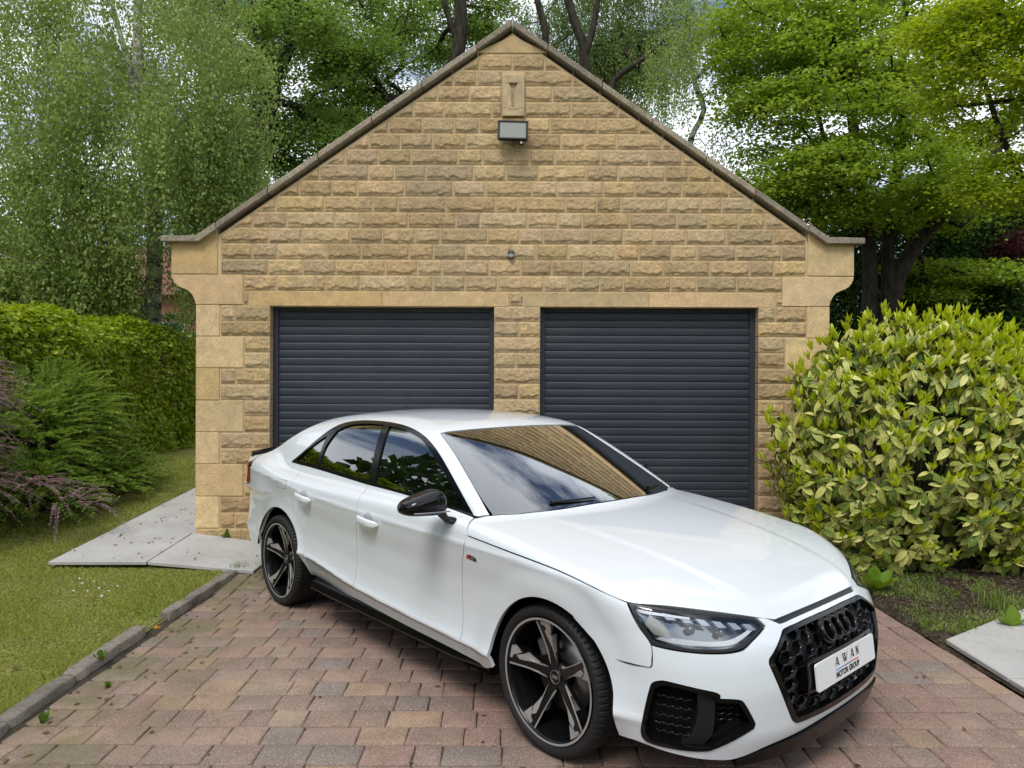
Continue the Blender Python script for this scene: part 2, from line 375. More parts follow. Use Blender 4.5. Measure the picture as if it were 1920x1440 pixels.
for c in cand:
    u, v = cpj(c[0], c[1], 0); dx, dy = c[0] - .8106, c[1] - 3.6725; lx, ly = dx*ch + dy*sh, -dx*sh + dy*ch
    under = -3.6 < lx < .7 and -.75 < ly < 2.5 + 2*max(0, -lx)
    hid = -3.9 < lx < .2 and ly > .4
    ok = -40 < u < 1960 and v < 1470
    (vis if ok and not under else rest).append((c, hid, ok))
vis.sort(key=lambda q: q[0][1]); extra = vis[299:]; vis = vis[:299]
def place(c):
    rz = rr.uniform(-.012, .012) + (math.pi/2 if c[4] else 0)
    return (Matrix.Translation((c[0], c[1], float(gz(c[0], c[1])) + rr.uniform(-.0025, .0025) + .002)) @ Euler((rr.uniform(-.012, .012) + (.076 if c[1] > 5.35 else 0), rr.uniform(-.012, .012), rz)).to_matrix().to_4x4())
CUT = {}
def pm(c):
    if c[4]: return BORD[c[3]]
    if (c[2], c[3]) in PM: return PM[(c[2], c[3])]
    return CUT.setdefault((c[2], c[3]), paver_mesh(c[2] - .0045, ROW - .005, int(c[2]*1e4)))
for c, _, _ in vis:
    o = bpy.data.objects.new('paver', pm(c)); COL.objects.link(o); o.parent = drive; o.matrix_world = place(c)
acc4, acc3, VV, n0 = [], [], [], 0
for c, _, ok in extra + rest:
    me = pm(c); co = np.array([v.co for v in me.vertices]); M = np.array(place(c)); VV.append(co @ M[:3, :3].T + M[:3, 3])
    for pl in me.polygons: (acc4 if len(pl.vertices) == 4 else acc3).append([k + n0 for k in pl.vertices])
    n0 += len(co)
o = link('pavers', npmesh('pavers', np.concatenate(VV), [np.array(acc4), np.array(acc3)], True), drive, PAVER); o.name = 'paver_field'; o['kind'] = 'stuff'
# ---------------------------------------------------------------- kerb stones along the lawn
KERB = stone_mat('kerb_concrete', (.28, .245, .205), (.05, .045, .035), .7, True, .5)
kerb = empty('kerb', (-2.33, 3, 0), 0, 'low weathered concrete kerb between the lawn and the driveway', 'kerb')
def kerb_stone(y0, y1, x0, x1, z0, z1, skew=0.):
    n = max(4, int((y1 - y0)/.06)); acc = Acc(); Y = np.linspace(y0, y1, n + 1); rs = []
    for i, yy in enumerate(Y):
        tt = i/n; j = lambda a: (float(vnoise(yy*14 + a, a*3.7)) - .5)*.016
        e = .006 if i in (0, n) else 0
        a, b, zt = x0 + skew*tt + e, x1 + skew*tt - e, z0 + (z1 - z0)*tt - e
        rs.append([(a, yy, -.1), (a + j(1)*.4, yy, zt - .006), (a + .005 + j(2)*.5, yy, zt + j(3)*.6), (b - .006 + j(4)*.9, yy, zt - .001 + j(5)*.6), (b + j(6)*.8, yy, zt - .007 + j(7)*.5), (b + .002 + j(8)*.5, yy, -.1)])
    V = np.array(rs).reshape(-1, 3) - np.array([-2.33, 3, 0]); m = 6; i, j = np.meshgrid(np.arange(n), np.arange(m-1), indexing='ij'); i, j = i.ravel(), j.ravel()
    acc.add(V, np.stack([i*m+j, (i+1)*m+j, (i+1)*m+j+1, i*m+j+1], 1))
    acc.add(V, np.array([[0, 1, 4, 5], [1, 2, 3, 4]])); acc.add(V, np.array([[0, 1, 4, 5], [1, 2, 3, 4]])[:, ::-1] + n*m); return acc.obj('kerb_stone', kerb, KERB)
for a in ((2.2, 2.78, -2.40, -2.315, .055, .058, 0), (2.79, 3.27, -2.395, -2.31, .058, .056, .004), (3.28, 3.78, -2.40, -2.315, .056, .064, .0), (3.79, 4.50, -2.405, -2.318, .066, .082, .01), (4.62, 4.90, -2.40, -2.325, .028, .034, 0), (4.78, 5.10, -2.375, -2.29, .074, .070, .01), (5.11, 5.86, -2.365, -2.285, .072, .078, .03)): kerb_stone(*a)
# ---------------------------------------------------------------- flagstone path on the left, slab on the right
m = mat('flagstone', (.36, .35, .33), .8, spec=.3); t = NT(m); p = t.pos()
c = t.mix(t.ramp(t.noise(p, 3.5, 6, .6), [(.3, (0,)*3), (.7, (1,)*3)]), (.38, .365, .345), (.50, .485, .46)); c = t.mix(t.ramp(t.noise(p, 240, 2), [(.36, (.5,)*3), (.45, (0,)*3)]), c, (.2, .19, .175))
c = t.mix(t.ramp(t.noise(p, 7, 5, .7), [(.52, (0,)*3), (.72, (.6,)*3)]), c, (.24, .225, .18)); t.l(c, t.b.inputs['Base Color']); t.bump(t.noise(p, 120, 4), .35, .004); FLAG = m
path = empty('flagstone_path', (-3.4, 6.4, .1), 0, None, None); tag(path, 'pale stone slab path beside the left wall of the garage', 'path'); path['kind'] = 'structure'
def slab(name, P, parent, th=.035, origin=None):     # P: four corners (x,y,z) anticlockwise from above
    o = np.array(origin if origin is not None else parent.location); bm = bmesh.new()
    top = [bm.verts.new(np.array(q) - o) for q in P]; bot = [bm.verts.new(np.array(q) - o - [0, 0, th]) for q in P]
    bm.faces.new(top); bm.faces.new(bot[::-1])
    for k in range(4): bm.faces.new([top[k], bot[k], bot[(k+1) % 4], top[(k+1) % 4]])
    bmesh.ops.bevel(bm, geom=list(bm.edges), offset=.004, segments=1, affect='EDGES'); return bmesh_to(name, bm, parent, FLAG)
zp = lambda y: .119 + .080*(y - 5.95)
e = .004
slab('flagstone', [(-3.87, 5.93, .119), (-3.055, 5.94, .121), (-3.055, 6.785, .186), (-3.87, 6.785, .186)], path, .03)
slab('flagstone', [(-3.045, 5.94, .121), (-2.13, 5.86, .068), (-2.08, 6.60, .108), (-3.045, 6.788, .184)], path, .03)
ys = [6.795, 7.27, 8.0, 8.62, 9.24, 9.86, 10.5, 11.2, 11.9]
for a, b in zip(ys[:-1], ys[1:]): slab('flagstone', [(-3.87, a + e, zp(a)), (-3.02, a + e, zp(a)), (-3.02, b - e, zp(b)), (-3.87, b - e, zp(b))], path, .03)
rp = empty('flagstone_patio', (3.4, 4.3, .03), 0, None, None); tag(rp, 'pale grey slab paving at the right edge of the driveway', 'paving'); rp['kind'] = 'structure'
slab('flagstone', [(2.695, 3.85, .035), (3.62, 3.85, .035), (3.62, 4.99, .06), (2.695, 4.40, .045)], rp, .03)
slab('flagstone', [(2.695, 2.9, .033), (3.62, 2.9, .033), (3.62, 3.84, .034), (2.695, 3.84, .034)], rp, .03)
slab('flagstone', [(3.63, 2.9, .033), (4.53, 2.9, .033), (4.53, 3.84, .034), (3.63, 3.84, .034)], rp, .03)
slab('flagstone', [(3.63, 3.85, .035), (4.53, 3.85, .035), (4.53, 5.2, .06), (3.63, 5.0, .06)], rp, .03)
# ================================================================ the garage
FY = 6.79; S = .0051                                  # facade plane, metres per photo pixel on it
fx = lambda px: (px - 960)*S
fz = lambda py: CAM_H + (720 - py)*S
GAR = empty('garage', (0, FY, .12), 0, 'buff stone double garage with a gabled front and two dark roller doors', 'garage')
GO = np.array([0, FY, .12])
STONE = stone_mat('rockfaced_sandstone', (.63, .450, .25), (.16, .135, .105), .65, True, .62)
ASH = stone_mat('dressed_sandstone', (.78, .555, .295), (.24, .20, .145), .06, True, .42)
MORT = mat('mortar', (.56, .44, .27), .95, spec=.1); t = NT(MORT); p = t.pos()
t.l(t.mix(t.ramp(t.noise(p, 5, 5), [(.35, (0,)*3), (.7, (1,)*3)]), (.56, .42, .23), (.66, .52, .32)), t.b.inputs['Base Color']); t.bump(t.noise(p, 160, 3), .6, .004)
COPE = stone_mat('weathered_coping', (.42, .355, .27), (.08, .072, .06), .9, True, .5)
# outline of the wall in pixels: slope of the coping underside
APX, APY, SL = 958.5, 40, .69
under = lambda px: APY + 26 + abs(px - APX)*SL       # underside of the coping (pixel y) at px
def xl(py): return APX - (py - APY - 26)/SL           # left wall limit at that height
def xr(py): return APX + (py - APY - 26)/SL
# wall core with the two door openings (a real wall 0.24 m thick, joints are its recessed face)
def prism(name, P, y0, y1, material, parent=GAR, bev=0.):
    """P: polygon of (x, z) anticlockwise seen from the front; extruded from y0 (front) to y1"""
    bm = bmesh.new(); f = [bm.verts.new((x, y0 - FY, z - GO[2])) for x, z in P]; b = [bm.verts.new((x, y1 - FY, z - GO[2])) for x, z in P]
    ff = bm.faces.new(f); bm.faces.new(b[::-1]); n = len(P)
    for k in range(n): bm.faces.new([f[(k+1) % n], f[k], b[k], b[(k+1) % n]])
    if bev: bmesh.ops.bevel(bm, geom=[e for e in bm.edges if ff in e.link_faces or abs(e.verts[0].co.y - e.verts[1].co.y) > 1e-4 and min(e.verts[0].co.y, e.verts[1].co.y) <= y0 - FY + 1e-4], offset=bev, segments=1, affect='EDGES')
    bmesh.ops.recalc_face_normals(bm, faces=bm.faces); return bmesh_to(name, bm, parent, material)
dl, dr, el, er, dt = fx(505), fx(927), fx(1011.5), fx(1422.5), fz(575)
B = -.1
P = [(fx(370), B), (dl, B), (dl, dt), (dr, dt), (dr, B), (el, B), (el, dt), (er, dt), (er, B), (fx(1552), B), (fx(1552), fz(515)), (fx(1512), fz(450)), (fx(1512), fz(under(1512)-3)), (fx(APX), fz(APY + 22)), (fx(405), fz(under(405)-3)), (fx(405), fz(450)), (fx(370), fz(515))]
prism('front_wall', P, FY + .004, FY + .24, MORT)
# side and back walls, roof
SW = mat('side_wall_stone', (.42, .31, .17), .95); t = NT(SW); br = t.n('ShaderNodeTexBrick', i_Scale=1.0); br.inputs['Brick Width'].default_value = .38; br.inputs['Row Height'].default_value = .15; br.inputs['Mortar Size'].default_value = .012
mp = t.n('ShaderNodeMapping'); mp.inputs['Rotation'].default_value = (math.pi/2, 0, math.pi/2); t.l(t.pos(), mp.inputs[0]); t.l(mp.outputs[0], br.inputs[0])
br.inputs['Color1'].default_value = (.42, .31, .17, 1); br.inputs['Color2'].default_value = (.36, .26, .15, 1); br.inputs['Mortar'].default_value = (.52, .42, .27, 1); t.l(br.outputs[0], t.b.inputs['Base Color'])
boxobj('side_wall', fx(372), fx(372) + .24, .241, 6.2, -.2, 2.75, 0, SW, GAR); boxobj('side_wall', fx(1548) - .24, fx(1548), .241, 6.2, -.2, 2.75, 0, SW, GAR); boxobj('rear_wall', fx(372) + .241, fx(1548) - .241, 5.96, 6.2, -.2, 2.75, 0, SW, GAR)
boxobj('floor', fx(372) + .241, fx(1548) - .241, .15, 5.95, -.1, .01, 0, KERB, GAR)
SLATE = mat('roof_slate', (.075, .075, .08), .7); t = NT(SLATE); t.bump(t.noise(t.pos(), 18, 4), .5, .02)
for s in (-1, 1):
    bm = bmesh.new(); zr, ze = fz(APY + 60) - GO[2], fz(515) - GO[2] - .05; xe = s*(fx(1575))
    a = [bm.verts.new(v) for v in ((0, .20, zr), (xe, .20, ze), (xe, 6.35, ze), (0, 6.35, zr))]; f = bm.faces.new(a); r = bmesh.ops.extrude_face_region(bm, geom=[f]); bmesh.ops.translate(bm, verts=[v for v in r['geom'] if isinstance(v, bmesh.types.BMVert)], vec=(0, 0, -.06)); bmesh.ops.recalc_face_normals(bm, faces=bm.faces)
    bmesh_to('roof', bm, GAR, SLATE)
# ---- rock-faced stones
SEED = [0]
def stone(x0, x1, yb, yt, cutL=None, cutR=None, reveal=None):
    """pixel box on the facade; cut sides follow the gable slope"""
    SEED[0] += 1; sd = SEED[0]*13.7; j = 1.1
    X0, X1, Z0, Z1 = fx(x0 + j), fx(x1 - j), fz(yb - j), fz(yt + j)
    nx = max(5, int((X1 - X0)/.008)); nz = 19
    if cutL or cutR:
        wide = max(fx(x1) - fx(x0), .05); nx = max(6, int(wide/.008))
    u = np.linspace(0, 1, nx + 1); v = np.linspace(0, 1, nz + 1); v = v**1.0
    U, Vv = np.meshgrid(u, v); Z = Z0 + (Z1 - Z0)*Vv
    a = np.full_like(Z, X0); b = np.full_like(Z, X1); py = 720 - (Z - CAM_H)/S
    if cutL: a = np.minimum(np.maximum(a, fx(xl(py) + 2)), X1 - .004)
    if cutR: b = np.maximum(np.minimum(b, fx(xr(py) - 2)), X0 + .004)
    X = a + (b - a)*U; h = Z1 - Z0
    dx = np.minimum(X - a, b - X); ex = sstep(0, .020, dx + .006*(vnoise(Z*60, sd) - .5))
    v0 = .09 + .15*(fbm(X*16, sd, 1., 3) - .32)*2.0 + .05*vnoise(X*60, sd + 9); v0 = np.clip(v0, .04, .36)
    rise = sstep(-.045, .045, Vv - v0)
    top = 1 - sstep(.0, 1.0, np.clip((Vv - v0)/(1 - v0), 0, 1))*.55
    et = sstep(0, .10, 1 - Vv)
    big = .55 + .75*fbm(X*9, Z*12, sd, 3)
    d = ex*(rise*top*et*.0115*big + .004*et*sstep(0, .1, Vv)) + .016*(fbm(X*36, Z*42, sd + 4, 4) - .5)*ex*et*(.25 + .75*rise) + .007*(fbm(X*95, Z*130, sd + 8, 2) - .5)*ex
    d = d + .001
    V = np.stack([X.ravel(), -d.ravel(), (Z - GO[2]).ravel()], 1); n, m = X.shape
    i, jj = np.meshgrid(np.arange(n-1), np.arange(m-1), indexing='ij'); i, jj = i.ravel(), jj.ravel(); F = np.stack([i*m+jj, i*m+jj+1, (i+1)*m+jj+1, (i+1)*m+jj], 1)
    # skirt back into the wall
    ring = np.concatenate([np.arange(m), (np.arange(1, n))*m + m-1, (n-1)*m + np.arange(m-2, -1, -1), np.arange(n-2, 0, -1)*m]); k = len(ring)
    Vs = V[ring].copy(); Vs[:, 1] = .05 if reveal is None else .20
    q = np.arange(k); q2 = (q+1) % k
    V = np.concatenate([V, V[ring], Vs]); F2 = np.stack([n*m + q2, n*m + q, n*m + k + q, n*m + k + q2], 1)
    me = npmesh('stone', V, np.concatenate([F, F2]), True); o = link('stone', me, GAR, STONE); o.location = (0, 0, 0); return o
yk = [546.5 - 29.65*k for k in range(17)]
Lc, Rc = 'L', 'R'
COURSES = [
 [456,518,610,674,764,811,871,932,1019,1064,1124,1168,1257,1306,1381,1467],
 [413,502,567,629,722,782,828,916,976,1034,1093,1182,1244,1330,1405,1450,1511],
 [413,472,519,612,676,766,812,872,958,1004,1064,1153,1197,1258,1306,1379,1464,1511],
 [413,503,565,656,716,778,824,913,973,1018,1107,1168,1225,1285,1362,1449,1511],
 [Lc,473,536,627,674,764,854,899,988,1045,1091,1179,1268,1327,1384,1433,Rc],
 [Lc,516,607,698,745,835,928,970,1059,1118,1163,1251,1311,1352,1410,Rc],
 [Lc,560,621,668,757,848,909,996,1044,1130,1189,1277,1365,Rc],
 [Lc,598,689,738,797,886,948,1008,1097,1157,1246,1289,1334,Rc],
 [Lc,646,708,769,857,903,992,1038,1125,1215,1278,Rc],
 [Lc,691,749,810,872,959,1050,1095,1154,1240,Rc],
 [Lc,727,790,850,897,984,1030,1118,1196,Rc],
 [Lc,773,831,921,940,None,981,1069,1157,Rc],
 [Lc,818,878,940,None,981,1034,1122,Rc],
 [Lc,848,892,940,None,981,1071,Rc],
 [Lc,897,959,1019,Rc]]
for k, row in enumerate(COURSES):
    yb, yt = yk[k], yk[k+1]
    for a, b in zip(row[:-1], row[1:]):
        if a is None or b is None: continue
        if a == 'L': stone(xl(yb) + 2, b, yb, yt, cutL=True)
        elif b == 'R': stone(a, xr(yb) - 2, yb, yt, cutR=True)
        else: stone(a, b, yb, yt, cutL=a < xl(yt) + 8, cutR=b > xr(yt) - 8)
stone(892, 981, 143, 132) if False else None
# piers: (bottom y, top y, joints)
pl_ = [(603, 573, [413, 440, 507]), (632, 603, [413, 507]), (662, 632, [457, 507]), (692, 662, [457, 507]), (722, 692, [413, 442, 507]), (752, 722, [413, 507]), (782, 752, [457, 507]), (812, 782, [457, 507]), (842, 812, [413, 474, 507]), (872, 842, [413, 441, 507]), (902, 872, [457, 507]), (932, 902, [457, 507]), (962, 932, [413, 507]), (992, 962, [413, 441, 507]), (1022, 992, [367, 430, 455, 507])]
for yb, yt, js in pl_:
    for a, b in zip(js[:-1], js[1:]): stone(a, b, yb, yt, reveal=1)
pr_ = [(602, 573, [1420.5, 1454, 1512]), (630, 602, [1420.5, 1512]), (660, 630, [1420.5, 1472]), (689, 660, [1420.5, 1472]), (718, 689, [1420.5, 1490, 1512]), (748, 718, [1420.5, 1512]), (778, 748, [1420.5, 1472]), (808, 778, [1420.5, 1472]), (838, 808, [1420.5, 1512]), (868, 838, [1420.5, 1512]), (898, 868, [1420.5, 1472]), (928, 898, [1420.5, 1472]), (958, 928, [1420.5, 1512]), (988, 958, [1420.5, 1478, 1512]), (1018, 988, [1420.5, 1490, 1553])]
for yb, yt, js in pr_:
    for a, b in zip(js[:-1], js[1:]): stone(a, b, yb, yt, reveal=1)
y = 574.; k = 0
while y < 1010:
    js = [925, 1013.5] if k % 2 == 0 else [925, 969 + (3 if k % 4 == 1 else -2), 1013.5]
    for a, b in zip(js[:-1], js[1:]): stone(a, b, y + 29, y, reveal=1)
    y += 29; k += 1
stone(954, 981, 574, 546.5); stone(456, 465.5, 573, 546.5); stone(1453.5, 1467, 573, 546.5)
# ---- dressed stones
def ash(name, x0, x1, yb, yt, proud=.006, mt=ASH, bev=.004): 
    g = .7; return prism(name, [(fx(x0 + g), fz(yb - g)), (fx(x1 - g), fz(yb - g)), (fx(x1 - g), fz(yt + g)), (fx(x0 + g), fz(yt + g))], FY - proud, FY + .18, mt, GAR, bev)
qy = [573, 632.5, 692, 752.5, 812, 872, 932.5, 992.5]
for i, (a, b) in enumerate(zip(qy[:-1], qy[1:])):
    ash('quoin', 366.5, 412 if i % 2 == 0 else 457, b, a); ash('quoin', 1512 if i % 2 == 0 else 1472, 1555.5, b, a)
for a, b in ((466, 716), (716, 954), (982, 1216), (1216, 1453)): ash('lintel', a, b, 576, 547)
def corbel(sx):
    m = lambda px: px if sx < 0 else 2*APX + 4 - px
    P = [(455, 572.5), (455, 517), (321, 517), (322.5, 524), (326, 531), (331, 536.5), (337, 540.5), (344, 542.5), (348, 543.5), (355, 547.5), (360.5, 553.5), (364.5, 561), (366, 567), (366.5, 572.5)]
    P = [(fx(m(a)), fz(b)) for a, b in P]; 
    return prism('kneeler_corbel', P if sx < 0 else P[::-1], FY - .008, FY + .24, ASH, GAR, .003)
def kneeler(sx):
    m = lambda px: px if sx < 0 else 2*APX + 4 - px
    P = [(fx(m(a)), fz(b)) for a, b in [(407, 515.5), (407, 434), (372, 457), (321, 457), (321, 515.5)]]
    return prism('kneeler', P if sx < 0 else P[::-1], FY - .008, FY + .24, ASH, GAR, .003)
for s in (-1, 1): corbel(s); kneeler(s)
prism('apex_stone', [(fx(893.5), fz(99.5)), (fx(1023), fz(99.5)), (fx(1023), fz(97.5)), (fx(APX), fz(APY + 27)), (fx(893.5), fz(97.5))], FY - .006, FY + .2, ASH, GAR, .003)
# slit stone with a splayed vertical slot: outer block built round the slot
sl = empty('slit_stone'); sl.parent = GAR
b0, b1, yt, yb = 940, 981.5, 143, 219
SLT = stone_mat('slit_sandstone', (.64, .49, .28), (.20, .17, .125), .15, False, .5)
def pr2(nm, pts, y0, y1, mt): 
    o = prism(nm, [(fx(a), fz(b)) for a, b in pts], y0, y1, mt, sl, .002); return o
pf = FY - .030
pr2('block', [(b0, yb), (b1, yb), (b1, 204.5), (b0, 204.5)], pf, FY + .1, SLT); pr2('block', [(b0, 157), (b1, 157), (b1, yt), (b0, yt)], pf, FY + .1, SLT)
pr2('block', [(b0, 204.4), (957.3, 204.4), (957.3, 168), (951.5, 157.1), (b0, 157.1)], pf, FY + .1, SLT); pr2('block', [(963.6, 204.4), (b1, 204.4), (b1, 157.1), (969.5, 157.1), (963.6, 168)], pf, FY + .1, SLT)
pr2('slot_back', [(950, 206), (971, 206), (971, 156), (950, 156)], FY + .0, FY + .05, SLT); pr2('sill', [(951.5, 206.5), (970.5, 206.5), (970.5, 203.5), (951.5, 203.5)], pf - .004, pf + .02, SLT)
# coping: lengths of stone along each slope, level ends
ang = math.atan(SL); jn = [0, 66, 168, 262, 362, 455, 552]
for s in (-1, 1):
    for a, b in zip(jn[:-1], jn[1:]):
        th = 13; g = .6
        pts = [(APX + s*(a + g), APY + (a + g)*SL), (APX + s*(b - g), APY + (b - g)*SL), (APX + s*(b - g), APY + th + (b - g)*SL), (APX + s*(a + g if a else 0.3), APY + th + (a + g)*SL)]
        jt = RNG.uniform(-.8, .8); pts = [(fx(x), fz(y_ + jt)) for x, y_ in pts]
        prism('coping', pts if s < 0 else pts[::-1], FY - .048 - RNG.uniform(0, .006), FY + .27, COPE, GAR, .006)
    e0 = 552; ye = APY + e0*SL
    m = lambda px: px if s < 0 else 2*APX + 4 - px
    P = [(406.5, ye + .5), (373, 446), (306, 446.5), (306, 457), (376, 457), (409, 434.5)]
    P = [(fx(m(a)), fz(b)) for a, b in P]; prism('coping_end', P if s < 0 else P[::-1], FY - .07, FY + .27, COPE, GAR, .005)
# gutters behind the corbels
GUT = mat('black_pvc', (.010, .010, .011), .35)
for s in (-1, 1):
    X = [fx(338), fx(345), fx(352), fx(364.5)] if s < 0 else [fx(2*APX + 4 - q) for q in (338, 345, 352, 364.5)]
    a = np.linspace(math.pi, 2*math.pi, 12); acc = Acc(); c0 = (fx(347) if s < 0 else fx(2*APX + 4 - 347))
    V = np.concatenate([np.stack([c0 - s*.0 + .055*np.cos(a)*1.0, np.full(12, yy), fz(541) + .055*np.sin(a)], 1) for yy in (FY + .243, FY + 6.3)]) - GO; k = np.arange(11); acc.add(V, np.stack([k, k+1, 12+k+1, 12+k], 1))
    cap = np.concatenate([V[:12], [[c0, .243, fz(541) - GO[2]]]]); acc.add(cap, np.stack([k, np.full(11, 12), k+1], 1)); acc.obj('gutter', GAR, GUT)
    V, F = tube([(c0 - s*.02, .30, fz(548) - GO[2] - .02), (fx(361 if s < 0 else 2*APX + 4 - 361), .30, fz(560) - GO[2]), (fx(364 if s < 0 else 2*APX + 4 - 364), .30, fz(590) - GO[2]), (fx(368 if s < 0 else 2*APX+4-368), .31, 1.2)], .034, 10); acc = Acc(); acc.add(V, F); acc.obj('downpipe', GAR, GUT, True)
# ---- roller doors: slats
DOORM = mat('anthracite_aluminium', (.026, .032, .044), .5, spec=.4); t = NT(DOORM); hs = t.noise(t.pos(), 9, 3); t.l(t.mix(t.ramp(t.noise(t.pos(), 2.2, 6, .65), [(.40, (0,)*3), (.70, (.35,)*3)]), (.026, .032, .044), (.052, .056, .062)), t.b.inputs['Base Color']); t.l(t.ramp(hs, [(.35, (.46,)*3), (.65, (.54,)*3)]), t.b.inputs['Roughness'])
PITCH = .0747
prof = [(0, -.002), (.003, -.0045), (.010, -.0060), (.020, -.0074), (.034, -.0080), (.048, -.0076), (.060, -.0060), (.0675, -.0042), (.0705, -.0015), (.0712, .003), (.0745, .003)]
def slat_mesh(w):
    V = np.concatenate([np.stack([np.full(len(prof), x), np.array([y for z, y in prof]), np.array([z for z, y in prof])], 1) for x in (-w/2, w/2)]); n = len(prof); k = np.arange(n-1)
    me = npmesh('slat', V, np.stack([k, n+k, n+k+1, k+1], 1), True); me.materials.append(DOORM); return me
for a, b in ((dl, dr), (el, er)):
    D = empty('roller_door', ((a + b)/2, .115, -.12 + .13 - .0)); D.parent = GAR; w = b - a
    me = slat_mesh(w - .07); z = .02; top = dt - .13 - .0; n = int((dt - .12 - .05 - z)/PITCH) + 1
    for k in range(n + 1):
        o = bpy.data.objects.new('slat', me); COL.objects.link(o); o.parent = D; o.location = (0, 0, z + k*PITCH)
    for s in (-1, 1): boxobj('guide_rail', s*w/2 - (.055 if s > 0 else -.003), s*w/2 + (-.003 if s > 0 else .055), -.028, .04, -.1, dt - .13, .004, DOORM, D)
    boxobj('bottom_bar', -w/2 + .04, w/2 - .04, -.02, .02, -.08, .018, .004, DOORM, D); boxobj('head_box', -w/2 + .005, w/2 - .005, .03, .08, dt - .20, dt - .12, .004, DOORM, D)
# ---- flood lamp and sensor lamp on the wall
LAMPB = mat('lamp_black', (.006, .006, .007), .45, spec=.25)
fl_ = empty('floodlight', (fx(960), FY - .10, fz(252)), 0, 'black framed square floodlight high on the gable wall under the slit stone', 'floodlight')
fl_.rotation_euler = (math.radians(-12), math.radians(1.3), 0)
w2, h2 = .143, .097
bm = bmesh.new(); box(bm, -w2, w2, -.02, -.006, -h2, -h2 + .017, .003); box(bm, -w2, w2, -.02, -.006, h2 - .017, h2, .003); box(bm, -w2, -w2 + .020, -.0195, -.0065, -h2 + .017, h2 - .017, .003); box(bm, w2 - .020, w2, -.0195, -.0065, -h2 + .017, h2 - .017, .003); bmesh_to('frame', bm, fl_, LAMPB)
boxobj('housing', -w2 + .004, w2 - .004, -.006, .03, -h2 + .004, h2 - .004, .008, LAMPB, fl_)
boxobj('diffuser', -w2 + .015, w2 - .015, -.012, -.005, -h2 + .011, h2 - .011, 0, mat('frosted_panel', (.26, .28, .245), .5, spec=.2), fl_)
boxobj('bracket', -.10, .10, .03, .085, -.012, .012, .003, LAMPB, fl_)
bm = bmesh.new(); bmesh.ops.create_uvsphere(bm, u_segments=18, v_segments=12, radius=.021); o = bmesh_to('sensor', bm, fl_, LAMPB, True); o.location = (.082, -.012, -.138)
bm = bmesh.new(); bmesh.ops.create_uvsphere(bm, u_segments=14, v_segments=8, radius=.013); o = bmesh_to('sensor_eye', bm, o, mat('sensor_white', (.5, .5, .52), .25), True); o.location = (0, -.012, -.002)
boxobj('sensor_arm', .076, .088, -.012, .0, -.125, -h2 + .003, .002, LAMPB, fl_)
sn = empty('motion_sensor', (fx(957.5), FY - .03, fz(478)), 0, 'small grey dome motion sensor on the stone above the middle pier', 'sensor')
bm = bmesh.new(); bmesh.ops.create_cone(bm, cap_ends=True, segments=20, radius1=.032, radius2=.026, depth=.034); o = bmesh_to('cap', bm, sn, mat('sensor_grey', (.055, .06, .07), .4)); o.location = (0, -.012, .016)
bm = bmesh.new(); bmesh.ops.create_uvsphere(bm, u_segments=20, v_segments=12, radius=.028); o = bmesh_to('lens', bm, sn, mat('sensor_lens', (.55, .56, .56), .3), True); o.location = (0, -.012, -.010); o.scale = (1, 1, .85)
boxobj('back_plate', -.028, .028, -.005, .028, -.036, .036, .006, LAMPB, sn)
# ================================================================ vegetation
def leaf_mat(name, stops, trans=.35, rough=.55, clump=1.2, tcol=1.0, spec=.16):
    m = bpy.data.materials.new(name); m.use_nodes = True; t = NT(m); p = t.pos()
    f = t.math('ADD', t.math('MULTIPLY', t.island(), .55), t.math('MULTIPLY', t.math('SUBTRACT', t.noise(p, clump, 3, .6), .22), .80))
    c = t.ramp(f, stops); t.l(c, t.b.inputs['Base Color']); t.b.inputs['Roughness'].default_value = rough; t.b.inputs['Specular IOR Level'].default_value = spec
    tr = t.n('ShaderNodeBsdfTranslucent'); hs = t.n('ShaderNodeHueSaturation', i_Hue=.485, i_Saturation=1.1, i_Value=1.35*tcol); t.l(c, hs.inputs['Color']); t.l(hs.outputs[0], tr.inputs[0])
    x = t.n('ShaderNodeMixShader', i_0=trans); t.l(t.b.outputs[0], x.inputs[1]); t.l(tr.outputs[0], x.inputs[2]); t.l(x.outputs[0], t.t.nodes['Material Output'].inputs[0]); return m
def unit(v): return v/(np.linalg.norm(v, axis=-1, keepdims=True) + 1e-9)
def leaves(C, D, Nn, ln, wd, fold=0.):
    """kite-shaped leaves: centres C, directions D, normals N -> V, F"""
    D = unit(D); S = unit(np.cross(D, Nn)); n = len(C); ln = np.broadcast_to(ln, (n,))[:, None]; wd = np.broadcast_to(wd, (n,))[:, None]; U = np.cross(S, D)
    V = np.stack([C - D*ln*.5, C + S*wd*.5 - D*ln*.05 + U*wd*fold, C + D*ln*.5, C - S*wd*.5 - D*ln*.05 + U*wd*fold], 1).reshape(-1, 3)
    return V, np.arange(4*n).reshape(n, 4)
def bark_mat(name, a, b, sc=(14, 14, 4)):
    m = mat(name, a, .95, spec=.1); t = NT(m); mp = t.n('ShaderNodeMapping'); mp.inputs['Scale'].default_value = sc; t.l(t.pos(), mp.inputs[0])
    n = t.noise(mp.outputs[0], 1., 6, .7); t.l(t.mix(t.ramp(n, [(.38, (0,)*3), (.62, (1,)*3)]), a, b), t.b.inputs['Base Color']); t.bump(n, .9, .03); return m
BARK = bark_mat('dark_bark', (.022, .019, .015), (.060, .052, .040))
BIRCHB = bark_mat('birch_bark', (.58, .55, .51), (.055, .05, .045), (3.5, 3.5, 9))
L_BIRCH = leaf_mat('birch_leaf', [(0, (.150, .230, .055)), (.5, (.265, .355, .095)), (1, (.42, .50, .18))], .38, .45, .9)
